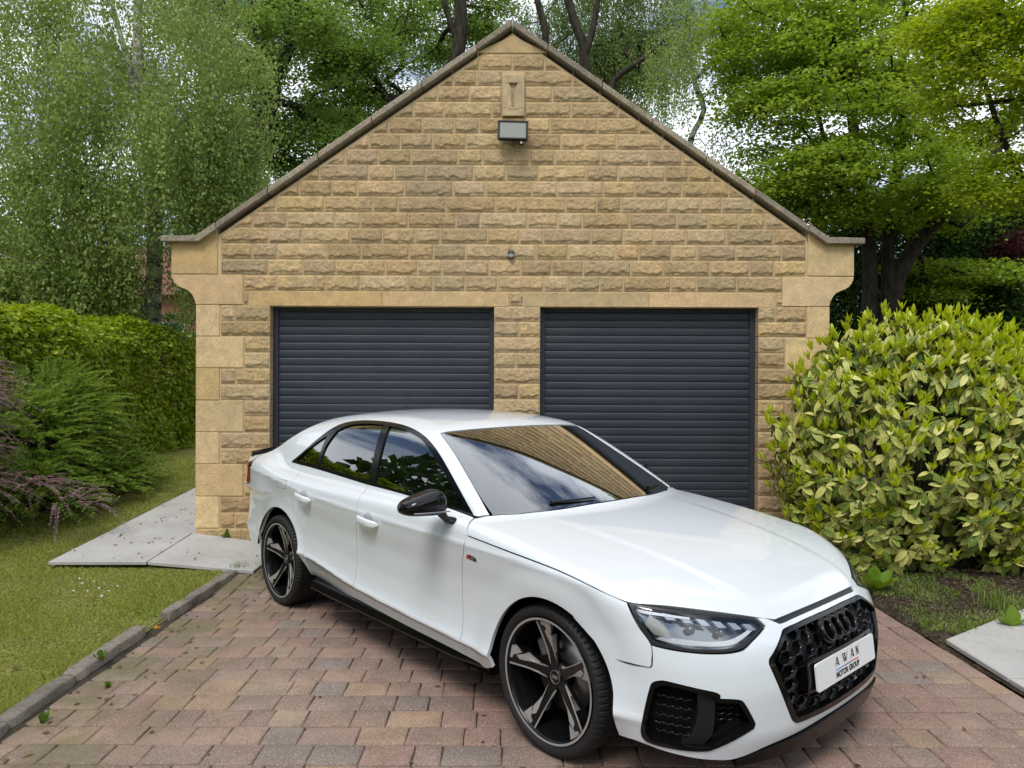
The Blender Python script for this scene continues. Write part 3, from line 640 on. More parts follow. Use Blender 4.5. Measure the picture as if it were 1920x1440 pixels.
L_OAK = leaf_mat('broad_leaf', [(0, (0.095, 0.176, 0.038)), (.5, (0.176, 0.284, 0.061)), (1, (0.311, 0.432, 0.115))], .42, .5, .8)
L_MAPLE = leaf_mat('maple_leaf', [(0, (0.130, 0.221, 0.029)), (.5, (0.247, 0.364, 0.049)), (1, (0.416, 0.520, 0.104))], .45, .5, .7)
L_YEL = leaf_mat('yellow_leaf', [(0, (.180, .280, .022)), (.5, (.300, .400, .040)), (1, (.46, .51, .09))], .45, .5, .8)
L_DARK = leaf_mat('dark_leaf', [(0, (0.031, 0.073, 0.015)), (.5, (0.060, 0.119, 0.025)), (1, (0.112, 0.194, 0.045))], .25, .5, 1.2)
L_HEDGE = leaf_mat('hedge_leaf', [(0, (.150, .230, .016)), (.45, (.270, .370, .032)), (1, (.46, .52, .085))], .38, .42, 1.6)
L_FINE = leaf_mat('fine_leaf', [(0, (.110, .205, .030)), (.5, (.220, .340, .060)), (1, (.42, .50, .11))], .3, .5, 2.5)
L_PURP = leaf_mat('purple_leaf', [(0, (.150, .095, .095)), (.5, (.30, .195, .190)), (1, (.46, .33, .31))], .3, .5, 2.5)
L_RED = leaf_mat('copper_leaf', [(0, (.05, .012, .014)), (1, (.13, .03, .035))], .3)
def branchwork(rng, trunks, attr, rt=.010, sag=0., sides=5, pen=.6):
    nodes, par, rad = [], [], []
    for pts, r0, r1 in trunks:
        P = catmull(pts, .35, False, 60) if len(pts) > 2 else np.array(pts, float)
        b = len(nodes)
        for i, p in enumerate(P): nodes.append(p); par.append(b + i - 1 if i else -1); rad.append(r0 + (r1 - r0)*i/(len(P) - 1))
    nt_ = len(nodes); A = np.array(attr); T0 = np.array(nodes); d0 = np.min(np.linalg.norm(A[:, None] - T0[None, ::2], axis=2), axis=1); ends = []
    for a in A[np.argsort(d0)]:
        N_ = np.array(nodes); v = a - N_; d = np.linalg.norm(v, axis=1); cost = d + pen*np.maximum(0, -v[:, 2]) + .15*np.maximum(0, v[:, 2] - d*.8); j = int(np.argmin(cost)); L_ = d[j]
        k = max(1, int(L_/.45)); last = j
        for q in range(1, k + 1):
            t = q/k; p = N_[j] + v[j]*t + np.array([0, 0, .10*L_*math.sin(math.pi*t)]) + (rng.normal(0, .05*min(1, L_), 3) if q < k else 0); nodes.append(p); par.append(last); rad.append(0); last = len(nodes) - 1
        ends.append(last)
    n = len(nodes); cnt = np.zeros(n); 
    for e in ends: cnt[e] += 1
    for i in range(n - 1, nt_ - 1, -1): cnt[par[i]] += cnt[i]
    rr = np.array(rad); 
    for i in range(nt_, n): rr[i] = rt*max(1, cnt[i])**.48
    for i in range(nt_, n):
        if par[i] >= nt_: rr[i] = min(rr[i], rr[par[i]])
        else: rr[i] = min(rr[i], max(rt, rr[par[i]]*.8))
    acc = Acc()
    # chains: draw each edge as a short tapered tube; trunks as one tube
    b = 0
    for pts, r0, r1 in trunks:
        P = [nodes[b]]; k = b + 1
        while k < nt_ and par[k] == k - 1: P.append(nodes[k]); k += 1
        V, F = tube(P, np.array(rr[b:k]), 10); acc.add(V, F); b = k
    for i in range(nt_, n):
        j = par[i]; V, F = tube([nodes[j], nodes[i]], [min(rr[j], rr[i]*1.35), rr[i]], sides); acc.add(V, F)
    return acc, np.array([nodes[e] for e in ends])
def ell(rng, c, r, n, shell=.55):
    u = unit(rng.normal(size=(n, 3))); q = (shell**3 + (1 - shell**3)*rng.random(n))**(1/3); return np.array(c) + u*q[:, None]*np.array(r)
def tree(name, label, trunks, crowns, lmat, bark, seed, n_leaf, ls, cat='tree', group=None, cl=(.55, .3), mode='flat', rt=.010, base=None, wd=.6):
    rng = np.random.default_rng(seed); b = np.array(base if base is not None else trunks[0][0][0], float)
    root = empty(name, tuple(b), 0, label, cat, group)
    attr = np.concatenate([ell(rng, c, r, n) for c, r, n in crowns])
    acc, E = branchwork(rng, trunks, attr, rt); acc.V = [v - b for v in acc.V]; acc.obj('trunk', root, bark, True)
    per = max(1, n_leaf//len(E)); C = np.repeat(E, per, 0); n = len(C)
    if mode == 'flat':                               # layered sprays
        off = rng.normal(size=(n, 3))*[cl[0], cl[0], cl[1]]*.55; C = C + off; C[:, 2] -= .18*(off[:, 0]**2 + off[:, 1]**2)/cl[0]
        N_ = unit(rng.normal(size=(n, 3))*.55 + [0, 0, 1]); D = unit(rng.normal(size=(n, 3))*[1, 1, .3] + off*[.8, .8, 0] + [0, 0, -.25])
    elif mode == 'weep':                             # hanging strands
        st = rng.normal(size=(n, 3))*[cl[0], cl[0], .12]; key = rng.integers(0, 9, n); sx = rng.normal(size=(len(E), 9, 2))*cl[0]*.6
        e = np.repeat(np.arange(len(E)), per); C = C + np.c_[sx[e, key] + rng.normal(size=(n, 2))*.07, -np.abs(rng.normal(size=n))*cl[1]*1.5]
        N_ = unit(rng.normal(size=(n, 3))); D = unit(rng.normal(size=(n, 3))*.6 + [0, 0, -1])
    else:
        C = C + rng.normal(size=(n, 3))*cl[0]*.5; N_ = unit(rng.normal(size=(n, 3)) + [0, 0, .6]); D = unit(rng.normal(size=(n, 3)) + [0, 0, -.2])
    V, F = leaves(C, D, N_, ls*rng.uniform(.65, 1.25, n), ls*wd*rng.uniform(.7, 1.2, n), .12)
    o = link('foliage', npmesh('foliage', V - b, F), root, lmat); o['kind'] = 'stuff'; return root
W = lambda px, py, Y: ((px - 960)*Y/1331, Y, CAM_H + (720 - py)*Y/1331)
# birch at the left
Y = 13.
tree('birch_tree', 'silver birch with a white trunk and hanging pale green foliage behind the long hedge', [([W(283, 640, Y), W(286, 560, Y), W(290, 470, Y), W(283, 330, Y), W(262, 180, Y), W(255, 60, Y), W(262, -120, Y)], .16, .05), ([W(262, 200, Y), W(235, 110, Y), W(200, -20, Y)], .07, .03)],
     [(W(225, 290, Y - 1), (2.2, 1.9, 1.2), 64), (W(250, 80, Y - .8), (2.3, 1.9, 2.3), 72), (W(70, 420, Y - 1), (1.6, 1.5, 1.3), 44), (W(430, 440, Y - .3), (.8, 1.0, .7), 26), (W(95, 520, Y - 1), (1.5, 1.2, .62), 50), (W(30, 500, Y), (1.3, 1.2, .9), 45), (W(120, 160, Y - .5), (.9, 1.2, 1.9), 26), (W(380, 260, Y - .5), (1.1, 1.2, 1.5), 32)], L_BIRCH, BIRCHB, 3, 175000, .068, mode='weep', cl=(.36, .46), rt=.005)
# dark forked tree behind it
Y = 17.
tree('broadleaf_tree', 'dark forked broadleaf tree rising behind the left roof slope', [([W(440, 520, Y), W(462, 330, Y), W(487, 245, Y), W(505, 190, Y), W(510, 155, Y)], .25, .20), ([W(510, 158, Y), W(470, 110, Y), W(419, 66, Y), W(401, 0, Y), W(380, -120, Y)], .16, .08), ([W(508, 160, Y), W(492, 100, Y), W(474, 60, Y), W(470, -100, Y)], .15, .08), ([W(512, 150, Y), W(540, 90, Y), W(534, 20, Y), W(530, -110, Y)], .14, .07)],
     [(W(560, 150, Y + 1.8), (2.5, 1.3, 2.2), 90), (W(430, 20, Y + 1.8), (2.8, 1.3, 1.6), 75), (W(640, 30, Y + 1.8), (2.2, 1.3, 1.6), 55), (W(470, 330, Y + 1), (1.5, 1.2, 1.2), 40), (W(590, 270, Y + 1), (1.7, 1.2, .9), 50), (W(440, 130, Y - .6), (1.0, .5, .5), 12), (W(570, 40, Y - .8), (1.4, .5, .4), 14)], L_OAK, BARK, 5, 70000, .105, mode='flat', cl=(.50, .24), rt=.015)
Y = 19.
tree('broadleaf_tree', 'tall dark trunked tree just left of the gable apex', [([W(842, 420, Y), W(848, 150, Y), W(862, 60, Y), W(858, -40, Y), W(850, -160, Y)], .24, .14), ([W(868, 110, Y), W(838, 30, Y), W(812, -80, Y)], .10, .05), ([W(760, 260, Y), W(700, 150, Y), W(610, 80, Y), W(560, 50, Y)], .12, .05), ([W(842, 420, Y), W(800, 320, Y), W(758, 255, Y)], .2, .12)],
     [(W(740, 120, Y + 2), (2.4, 1.2, 1.3), 60), (W(800, -20, Y + 2), (2.8, 1.2, 1.2), 60), (W(690, 220, Y + 2), (2.2, 1.2, .9), 60), (W(900, 20, Y + 2), (1.2, 1, 1.0), 26), (W(690, 110, Y - .7), (1.6, .5, .3), 12)], L_OAK, BARK, 6, 46000, .105, mode='flat', cl=(.52, .26), rt=.015)
Y = 18.
tree('broadleaf_tree', 'grey green tree with forked trunk right of the gable apex', [([W(1105, 420, Y), W(1098, 200, Y), W(1092, 90, Y), W(1075, 40, Y), W(1040, -80, Y)], .17, .09), ([W(1015, 120, Y), W(1020, 60, Y), W(1005, 0, Y), W(1000, -80, Y)], .10, .07), ([W(1096, 100, Y), W(1112, 40, Y), W(1130, -90, Y)], .10, .05), ([W(1130, 240, Y), W(1150, 150, Y), W(1190, 120, Y), W(1260, 60, Y)], .11, .04)],
     [(W(1090, 60, Y + 1.8), (2.2, 1.3, 1.7), 60), (W(1185, 140, Y + 1.4), (1.5, 1.2, 1.3), 46), (W(1210, 10, Y + 1.6), (1.6, 1.2, 1.2), 36)], leaf_mat('grey_leaf', [(0, (.085, .150, .040)), (.5, (.165, .240, .070)), (1, (.29, .36, .13))], .42), BARK, 8, 60000, .080, mode='weep', cl=(.42, .42), rt=.009)
Y = 16.
tree('birch_tree', 'thin pale birch with sparse leaves above the right roof slope', [([W(1320, 470, Y), W(1300, 330, Y), W(1293, 262, Y), W(1318, 205, Y), W(1298, 150, Y), W(1345, 100, Y), W(1385, 10, Y), W(1400, -80, Y)], .085, .03), ([W(1302, 150, Y), W(1290, 90, Y), W(1310, 20, Y)], .035, .015)],
     [(W(1400, 30, Y), (.8, .8, .7), 26), (W(1250, 130, Y), (.55, .8, 1.1), 24), (W(1345, 250, Y), (.45, .6, .35), 9), (W(1290, 20, Y), (.8, .8, .5), 16)], L_BIRCH, BIRCHB, 9, 11000, .062, mode='weep', cl=(.30, .45), rt=.006)
# big layered tree on the right
Y = 15.
tree('maple_tree', 'large layered green maple with several trunks behind the right kneeler', [([W(1628, 640, Y), W(1630, 500, Y), W(1625, 420, Y), W(1600, 250, Y), W(1590, 120, Y), W(1600, -60, Y)], .17, .06), ([W(1668, 640, Y), W(1664, 470, Y), W(1668, 400, Y), W(1690, 250, Y), W(1690, 100, Y), W(1700, -60, Y)], .15, .06), ([W(1655, 620, Y), W(1690, 500, Y), W(1765, 400, Y), W(1835, 330, Y), W(1900, 220, Y)], .20, .08), ([W(1765, 402, Y), W(1800, 420, Y), W(1870, 360, Y)], .09, .03)],
     [(W(1540, 190, Y), (2.0, 1.8, 1.7), 80), (W(1640, 60, Y + 1), (2.6, 2, 1.9), 85), (W(1650, 330, Y - .8), (2.2, 1.5, .9), 70), (W(1460, 130, Y), (1.2, 1.4, 1.3), 36), (W(1500, 340, Y), (1.3, 1.3, .9), 38), (W(1800, 170, Y + 1.5), (1.6, 1.2, 1.9), 45), (W(1760, 380, Y + 1.5), (1.5, 1.0, .6), 34), (W(1780, 520, Y + 1.5), (1.8, 1.0, .5), 30), (W(1450, 20, Y), (1.2, 1.4, .9), 30)], L_MAPLE, BARK, 12, 112000, .095, mode='flat', cl=(.58, .13), rt=.012, wd=.75)
Y = 10.5
tree('maple_tree', 'yellow green young maple at the top right corner', [([(9.2, 10.5, .2), (8.4, 10.5, 3.0), W(1880, 260, Y), W(1835, 120, Y), W(1790, 0, Y)], .10, .02)],
     [(W(1860, 130, Y), (.95, .9, 1.1), 60), (W(1900, 330, Y), (.55, .8, .45), 22), (W(1790, 30, Y), (.5, .7, .5), 16), (W(1930, -20, Y), (.9, .9, .8), 24)], L_YEL, BARK, 13, 26000, .070, mode='flat', cl=(.36, .14), rt=.006, wd=.75)
# shrub masses: a bumpy volume filled with leaves
def shrub(name, label, blobs, lmat, seed, n, ls, mode='bush', cat='shrub', wd=.55, group=None, twig=True, depth=.30, spray=0., base=None):
    rng = np.random.default_rng(seed); b = np.array(base if base is not None else (blobs[0][0][0], blobs[0][0][1], float(gz(blobs[0][0][0], blobs[0][0][1]))))
    root = empty(name, tuple(b), 0, label, cat, group); C, O = [], []
    vol = np.array([r[0]*r[1] + r[1]*r[2] + r[0]*r[2] for c, r in blobs])
    for (c, r), k in zip(blobs, (n*vol/vol.sum()).astype(int)):
        u = unit(rng.normal(size=(k, 3))); u[:, 2] = np.abs(u[:, 2])*np.where(rng.random(k) < .75, 1, -1); q = 1 - depth*rng.random(k)**1.5 + .20*(fbm(u[:, 0]*3 + seed, u[:, 1]*3, u[:, 2]*3, 3) - .5)*1.6
        if spray: q = q + spray*np.maximum(0, vnoise(u[:, 0]*13, u[:, 1]*13 + seed, u[:, 2]*13) - .6)*rng.random(k)*2.5
        C.append(np.array(c) + u*q[:, None]*np.array(r)); O.append(u)
    C, O = np.concatenate(C), np.concatenate(O); k = C[:, 2] > gz(C[:, 0], C[:, 1]) + .02; C, O = C[k], O[k]; m = len(C)
    if mode == 'fine': D = unit(O + rng.normal(size=(m, 3))*.45 + [0, 0, .1]); N_ = unit(rng.normal(size=(m, 3)) + [0, 0, .5])
    else: N_ = unit(O*.7 + rng.normal(size=(m, 3))*.6 + [0, 0, .5]); D = unit(rng.normal(size=(m, 3)) + O*.5 + [0, 0, -.5])
    V, F = leaves(C, D, N_, ls*rng.uniform(.7, 1.3, m), ls*wd*rng.uniform(.7, 1.2, m), .12)
    o = link('foliage', npmesh('foliage', V - b, F), root, lmat); o['kind'] = 'stuff'
    if twig:
        acc = Acc()
        for (c, r) in blobs:
            for q in range(26):
                u = unit(rng.normal(size=3)); u[2] = abs(u[2]); c0 = np.array(c); g0 = np.array([c0[0] + u[0]*r[0]*.15, c0[1] + u[1]*r[1]*.15, float(gz(c0[0], c0[1]))])
                e = c0 + u*np.array(r)*.86; mid = (g0 + e)/2 + [0, 0, .08]; V, F = tube([g0, mid, e], [.012, .008, .004], 5); acc.add(V - b, F)
        acc.obj('stem', root, BARK)
    return root
def sprays(name, label, blobs, lmat, seed, n, per, length, ls, lean, droop=.25, wd=.45, cat='shrub', stem=True, back=.55):
    rng = np.random.default_rng(seed); b = np.array((blobs[0][0][0], blobs[0][0][1], float(gz(blobs[0][0][0], blobs[0][0][1])))); root = empty(name, tuple(b), 0, label, cat)
    vol = np.array([r[0]*r[1]*r[2] for c, r in blobs])**.67; V_, F_, n0 = [], [], 0; acc = Acc(); t = np.linspace(.08, 1, per)
    for (c, r), k in zip(blobs, (n*vol/vol.sum()).astype(int)):
        for q in range(k):
            u = unit(rng.normal(size=3)); u[2] = abs(u[2]) if rng.random() < .8 else u[2]; p0 = np.array(c) + u*np.array(r)*(back + (.92 - back)*rng.random()**.7)
            d = unit(u*.8 + np.array(lean) + rng.normal(size=3)*.25); L_ = length*rng.uniform(.6, 1.3); P = p0 + d*(t*L_)[:, None]; P[:, 2] -= droop*L_*t**2
            if P[-1, 2] < gz(P[-1, 0], P[-1, 1]) + .02: continue
            s_ = unit(np.cross(d, [0, 0, 1.]) + rng.normal(size=3)*.15); sd = np.where(np.arange(per) % 2, 1, -1)[:, None]; D = unit(d*.75 + s_*sd + rng.normal(size=(per, 3))*.22 + [0, 0, .1]); Nn = unit(np.cross(s_, d)*-1 + rng.normal(size=(per, 3))*.3 + [0, 0, .5])
            sz = ls*(1.15 - .6*t)*rng.uniform(.8, 1.2, per); C = P + D*sz[:, None]*.5; V, F = leaves(C, D, Nn, sz, sz*wd, .1); V_.append(V); F_.append(F + n0); n0 += len(V)
            if q % 3 == 0: v, f = tube([p0 - d*L_*.8 - [0, 0, .1], p0, P[-1]], [.006, .004, .0015], 4); acc.add(v - b, f)
    o = link('foliage', npmesh('foliage', np.concatenate(V_) - b, np.concatenate(F_)), root, lmat); o['kind'] = 'stuff'; acc.obj('stem', root, BARK); return root
# long beech hedge along the left
def hedge(name, label, x0, x1, y0, y1, zt, lmat, seed, n, ls, cat='hedge', zb=0.):
    rng = np.random.default_rng(seed); b = np.array([(x0+x1)/2, (y0+y1)/2, float(gz((x0+x1)/2, (y0+y1)/2))]); root = empty(name, tuple(b), 0, label, cat)
    A = [(y1-y0)*(zt-zb), (y1-y0)*(x1-x0)*1.3, (x1-x0)*(zt-zb)*1.0]; k = [int(n*a/sum(A)) for a in A]
    P, O = [], []
    def put(p, o): P.append(p); O.append(np.broadcast_to(o, p.shape))
    put(np.c_[np.full(k[0], x1), rng.uniform(y0, y1, k[0]), zb + (zt-zb)*rng.random(k[0])], np.array([1., 0, 0])); put(np.c_[rng.uniform(x0, x1, k[1]), rng.uniform(y0, y1, k[1]), np.full(k[1], zt)], np.array([0, 0, 1.])); put(np.c_[rng.uniform(x0, x1, k[2]), np.full(k[2], y0), zb + (zt-zb)*rng.random(k[2])], np.array([0, -1., 0]))
    P, O = np.concatenate(P), np.concatenate(O).copy(); m = len(P)
    rd = .10; e = np.clip((P[:, 2] - (zt - .35))/.35, 0, 1)*np.clip((P[:, 0] - (x1 - .35))/.35, 0, 1); P[:, 2] -= .16*e; P[:, 0] -= .16*e
    bump = (fbm(P[:, 1]*1.3, P[:, 2]*1.5, P[:, 0]*1.3, 4) - .5)*.50; P = P + O*(bump - .28*rng.random(m)**1.6)[:, None] + rng.normal(size=(m, 3))*.02
    N_ = unit(O*.6 + rng.normal(size=(m, 3))*.5 + [0, 0, .55]); D = unit(rng.normal(size=(m, 3))*[.7, 1, .5] + O*.5 + [0, 0, -.45])
    V, F = leaves(P, D, N_, ls*rng.uniform(.6, 1.25, m), ls*.66*rng.uniform(.7, 1.2, m), .1); o = link('foliage', npmesh('foliage', V - b, F), root, lmat); o['kind'] = 'stuff'
    acc = Acc(); 
    for yy in np.arange(y0 + .2, y1, .28):
        for q in range(5):
            g0 = np.array([rng.uniform(x0+.3, x1-.2), yy, zb - .1]); e_ = np.array([rng.uniform(x0+.1, x1-.1), yy + rng.normal()*.3, zt - .12]); V, F = tube([g0, (g0+e_)/2 + rng.normal(size=3)*.1, e_], [.03, .018, .006], 5); acc.add(V - b, F)
    acc.obj('stem', root, BARK); return root
hedge('beech_hedge', 'long bright green leafy hedge running back along the left lawn', -6.9, -5.62, 5.2, 14, 2.56, L_HEDGE, 21, 80000, .082, zb=.1)
sprays('shrub', 'feathery green shrub with arching sprays in front of the long hedge', [((-5.3, 8.3, .85), (.60, .75, 1.0)), ((-5.2, 7.6, .70), (.60, .6, .85)), ((-5.15, 8.75, .50), (.42, .45, .52)), ((-4.95, 9.1, .36), (.34, .4, .32)), ((-4.95, 7.3, .35), (.55, .5, .45)), ((-4.80, 8.3, .35), (.42, .5, .36)), ((-5.35, 6.9, .4), (.5, .5, .5))], L_FINE, 31, 2000, 34, .36, .058, (.55, -.25, .12), .30, .34)
sprays('barberry', 'purple leaved barberry with arching twigs at the left edge of the photo', [((-4.92, 6.35, 1.45), (.30, .3, .45)), ((-4.90, 6.3, 1.0), (.26, .3, .28)), ((-4.85, 6.25, .70), (.30, .3, .16)), ((-4.35, 6.5, .68), (.36, .14, .05)), ((-4.05, 6.6, .50), (.26, .12, .05))], L_PURP, 33, 400, 46, .34, .026, (.75, -.05, -.05), .35, .6, back=.2)
hedge('clipped_hedge', 'dark clipped hedge beyond the birch trunk and left gutter', -12, -6.5, 17.2, 18.2, 3.35, L_DARK, 37, 16000, .075, zb=.6)
# dark evergreen mass at the right, and trees beyond
shrub('evergreen_hedge', 'dark evergreen bank behind the variegated laurel on the right', [((8.6, 17.5, 1.9), (3.0, 1.4, 2.9)), ((13.0, 17.8, 2.1), (3.0, 1.4, 3.0)), ((5.9, 17.2, 1.6), (2.0, 1.2, 2.7)), ((10.5, 18.4, 4.2), (4.4, 1.2, 2.2)), ((13.2, 18.4, 5.0), (2.4, 1.2, 1.8))], L_DARK, 41, 150000, .13, cat='hedge')
tree('copper_beech', 'small dark red leaved tree at the far right behind the maple', [([W(1912, 640, 17), W(1908, 520, 17), W(1905, 440, 17)], .12, .05)], [(W(1918, 458, 17), (.45, .5, .28), 18)], L_RED, BARK, 44, 2600, .08, rt=.01)
# ---------------------------------------------------------------- spotted laurel
m = bpy.data.materials.new('spotted_leaf'); m.use_nodes = True; t = NT(m); uv = t.n('ShaderNodeUVMap').outputs[0]
r = t.math('FRACT', t.math('ADD', t.island(), t.rnd())); off = t.n('ShaderNodeCombineXYZ'); t.l(t.math('MULTIPLY', r, 37.), off.inputs[0]); t.l(t.math('MULTIPLY', r, 91.), off.inputs[1])
ad = t.n('ShaderNodeVectorMath', operation='ADD'); t.l(uv, ad.inputs[0]); t.l(off.outputs[0], ad.inputs[1])
n1 = t.noise(ad.outputs[0], 7, 3, .7); n2 = t.noise(ad.outputs[0], 16, 2, .6)
k = t.math('ADD', t.math('MULTIPLY', n1, .55), t.math('MULTIPLY', n2, .45)); k = t.math('ADD', k, t.math('MULTIPLY', t.math('SUBTRACT', r, .5), .16))
sp = t.ramp(k, [(.465, (0,)*3), (.505, (1,)*3)])
pale = t.mix(r, (.47, .48, .085), (.60, .56, .17)); grn = t.mix(r, (.050, .115, .010), (.095, .175, .018))
c = t.mix(sp, grn, pale); su = t.n('ShaderNodeSeparateXYZ'); t.l(uv, su.inputs[0]); mid = t.ramp(t.math('ABSOLUTE', t.math('SUBTRACT', su.outputs[0], .5)), [(.0, (.6,)*3), (.05, (0,)*3)]); c = t.mix(mid, c, (.20, .25, .06))
t.l(c, t.b.inputs['Base Color']); t.b.inputs['Roughness'].default_value = .42; t.b.inputs['Specular IOR Level'].default_value = .3; SPOT = m
YOUNG = leaf_mat('young_leaf', [(0, (.27, .38, .012)), (.5, (.43, .52, .022)), (1, (.60, .62, .06))], .35, .3, 3., spec=.5)
def leaf_mesh(l, w, bend, fold, material, nm='leaf'):
    us = np.array([0, .12, .3, .52, .74, .9, 1.0]); ws = np.array([.06, .48, .88, 1, .78, .38, .02]); V, U = [], []
    for u, ww in zip(us, ws):
        z = -bend*u*u*l; x = u*l
        for s in (-1, 0, 1): V.append((x, s*ww*w/2, z + abs(s)*ww*w*fold)); U.append((.5 + s*ww/2, u*2.2))
    F = [(i*3 + k, (i+1)*3 + k, (i+1)*3 + k + 1, i*3 + k + 1) for i in range(6) for k in (0, 1)]
    return np.array(V), np.array(F), np.array(U)
OLD = [leaf_mesh(.150, .058, .28, .10, None), leaf_mesh(.125, .054, .42, .14, None), leaf_mesh(.165, .068, .18, .06, None), leaf_mesh(.11, .048, .5, .12, None)]
YNG = [leaf_mesh(.095, .026, -.25, .22, None), leaf_mesh(.075, .022, .15, .25, None), leaf_mesh(.11, .030, -.05, .2, None)]
def basis(D, U): 
    D = unit(D); S = unit(np.cross(U, D)); return np.stack([D, S, np.cross(D, S)], -1)
def leafy(rng, tips, axes, nold, nyng, sc=1.):
    out = []
    for tip, ax in zip(tips, axes):
        ax = unit(ax); q = basis(ax, rng.normal(size=3)); ph = rng.random()*6.28
        for i in range(nold):
            a = ph + i*2.4; e = rng.uniform(-.55, .25); d = q[:, 1]*math.cos(a) + q[:, 2]*math.sin(a); D = unit(d + ax*(e + .15) + np.array([0, 0, -.75])); out.append((0, tip - ax*.02*(i % 3) - ax*.03, basis(D, ax*1.1 + rng.normal(size=3)*.25 + [0, 0, .45]), sc*rng.uniform(.48, .98), int(rng.integers(4))))
        up = unit(ax*.7 + np.array([0, 0, .8])); q = basis(up, rng.normal(size=3))
        for i in range(nyng):
            a = ph + i*6.28/max(1, nyng); d = q[:, 1]*math.cos(a) + q[:, 2]*math.sin(a); sp_ = .25 if i < 2 else rng.uniform(.35, .9); D = unit(up + d*sp_); out.append((1, tip + up*.015, basis(D, up - d*.6), sc*rng.uniform(.65, 1.1), int(rng.integers(3))))
    return out
rng = np.random.default_rng(77)
LB = np.array([3.55, 6.22, 0]); blobs_ = [((3.45, 6.15, 1.06), (1.22, .80, 1.20)), ((4.35, 6.2, .95), (1.2, .8, 1.10)), ((3.95, 6.12, 1.15), (.75, .74, 1.0)), ((2.90, 6.12, .75), (.62, .55, .80)), ((3.15, 6.15, 1.80), (.45, .42, .42)), ((3.80, 6.1, 1.76), (.6, .5, .40))]
tips, axes, dep = [], [], []
for (c, r_), kk in zip(blobs_, (820, 560, 320, 320, 120, 220)):
    u = unit(rng.normal(size=(kk, 3))); u[:, 1] = np.where(rng.random(kk) < .72, -np.abs(u[:, 1]), u[:, 1]); de = rng.random(kk)**2*.25
    p = np.array(c) + u*np.array(r_)*(1 - de + .10*(rng.random(kk) - .5))[:, None]
    inside = np.zeros(kk, bool)
    for c2, r2 in blobs_: inside |= np.sum(((p - np.array(c2))/np.array(r2))**2, 1) < .42
    ok = ~inside & (p[:, 2] > .12); tips.append(p[ok]); axes.append(unit(u[ok]/np.array(r_) + [0, 0, .35])); dep.append(de[ok])
tips, axes, dep = np.concatenate(tips), np.concatenate(axes), np.concatenate(dep)
AUC = empty('spotted_laurel', tuple(LB), 0, 'big rounded laurel bush with cream speckled leaves at the right corner of the garage', 'bush')
items = leafy(rng, tips, axes, 7, 0) + [q for q in leafy(rng, tips[rng.random(len(tips)) < np.clip(.35 + .35*tips[:, 2], 0, .95)], axes[:0], 0, 0)]
sel = rng.random(len(tips)) < np.clip(.42 + .36*(tips[:, 2] - .2), .25, .98)
items += leafy(rng, tips[sel], axes[sel], 0, 6)
def where(it): q = it[1] + it[2][:, 0]*.07; return q
Pn = np.array([where(i) for i in items]); px, py = cpj(Pn[:, 0], Pn[:, 1], Pn[:, 2]); inview = (px > 1430) & (px < 1915) & (py > 560) & (py < 1130)
score = np.linalg.norm(Pn - [0, 0, CAM_H], axis=1) - .0*Pn[:, 2] + np.array([.25 if i[0] else 0 for i in items]) - .6*(np.abs(np.array([i[2][:, 2] @ unit(np.array([0, 0, CAM_H]) - w_) for i, w_ in zip(items, Pn)])))
order = np.argsort(np.where(inview, score, 99)); big = set(order[:298].tolist())
MO = [npmesh('leaf', v, f, True, u) for v, f, u in OLD]; MY = [npmesh('young_leaf', v, f, True, u) for v, f, u in YNG]
for q in MO: q.materials.append(SPOT)
for q in MY: q.materials.append(YOUNG)
ao, ay = Acc(), Acc()
for i, (kd, p, B, s, v) in enumerate(items):
    if i in big:
        o = bpy.data.objects.new('leaf', MY[v] if kd else MO[v]); COL.objects.link(o); o.parent = AUC; M_ = Matrix(np.r_[np.c_[B*s, p - LB], [[0, 0, 0, 1]]].tolist()); o.matrix_local = M_
    else:
        V, F, U = (YNG if kd else OLD)[v]; (ay if kd else ao).add(V*s @ B.T + (p - LB), F, U)
o = ao.obj('foliage', AUC, SPOT, True); o['kind'] = 'stuff'; o = ay.obj('young_foliage', AUC, YOUNG, True); o['kind'] = 'stuff'
acc = Acc()
for tp in tips[::6]:
    g0 = np.array([3.5 + (tp[0] - 3.5)*.45, 6.25 + (tp[1] - 6.25)*.3, .05]); mid_ = g0*.45 + tp*.55 + [0, 0, .1]; V, F = tube([g0, mid_, tp], [.016, .010, .005], 5); acc.add(V - LB, F)
acc.obj('stem', AUC, mat('laurel_stem', (.045, .06, .02), .7))
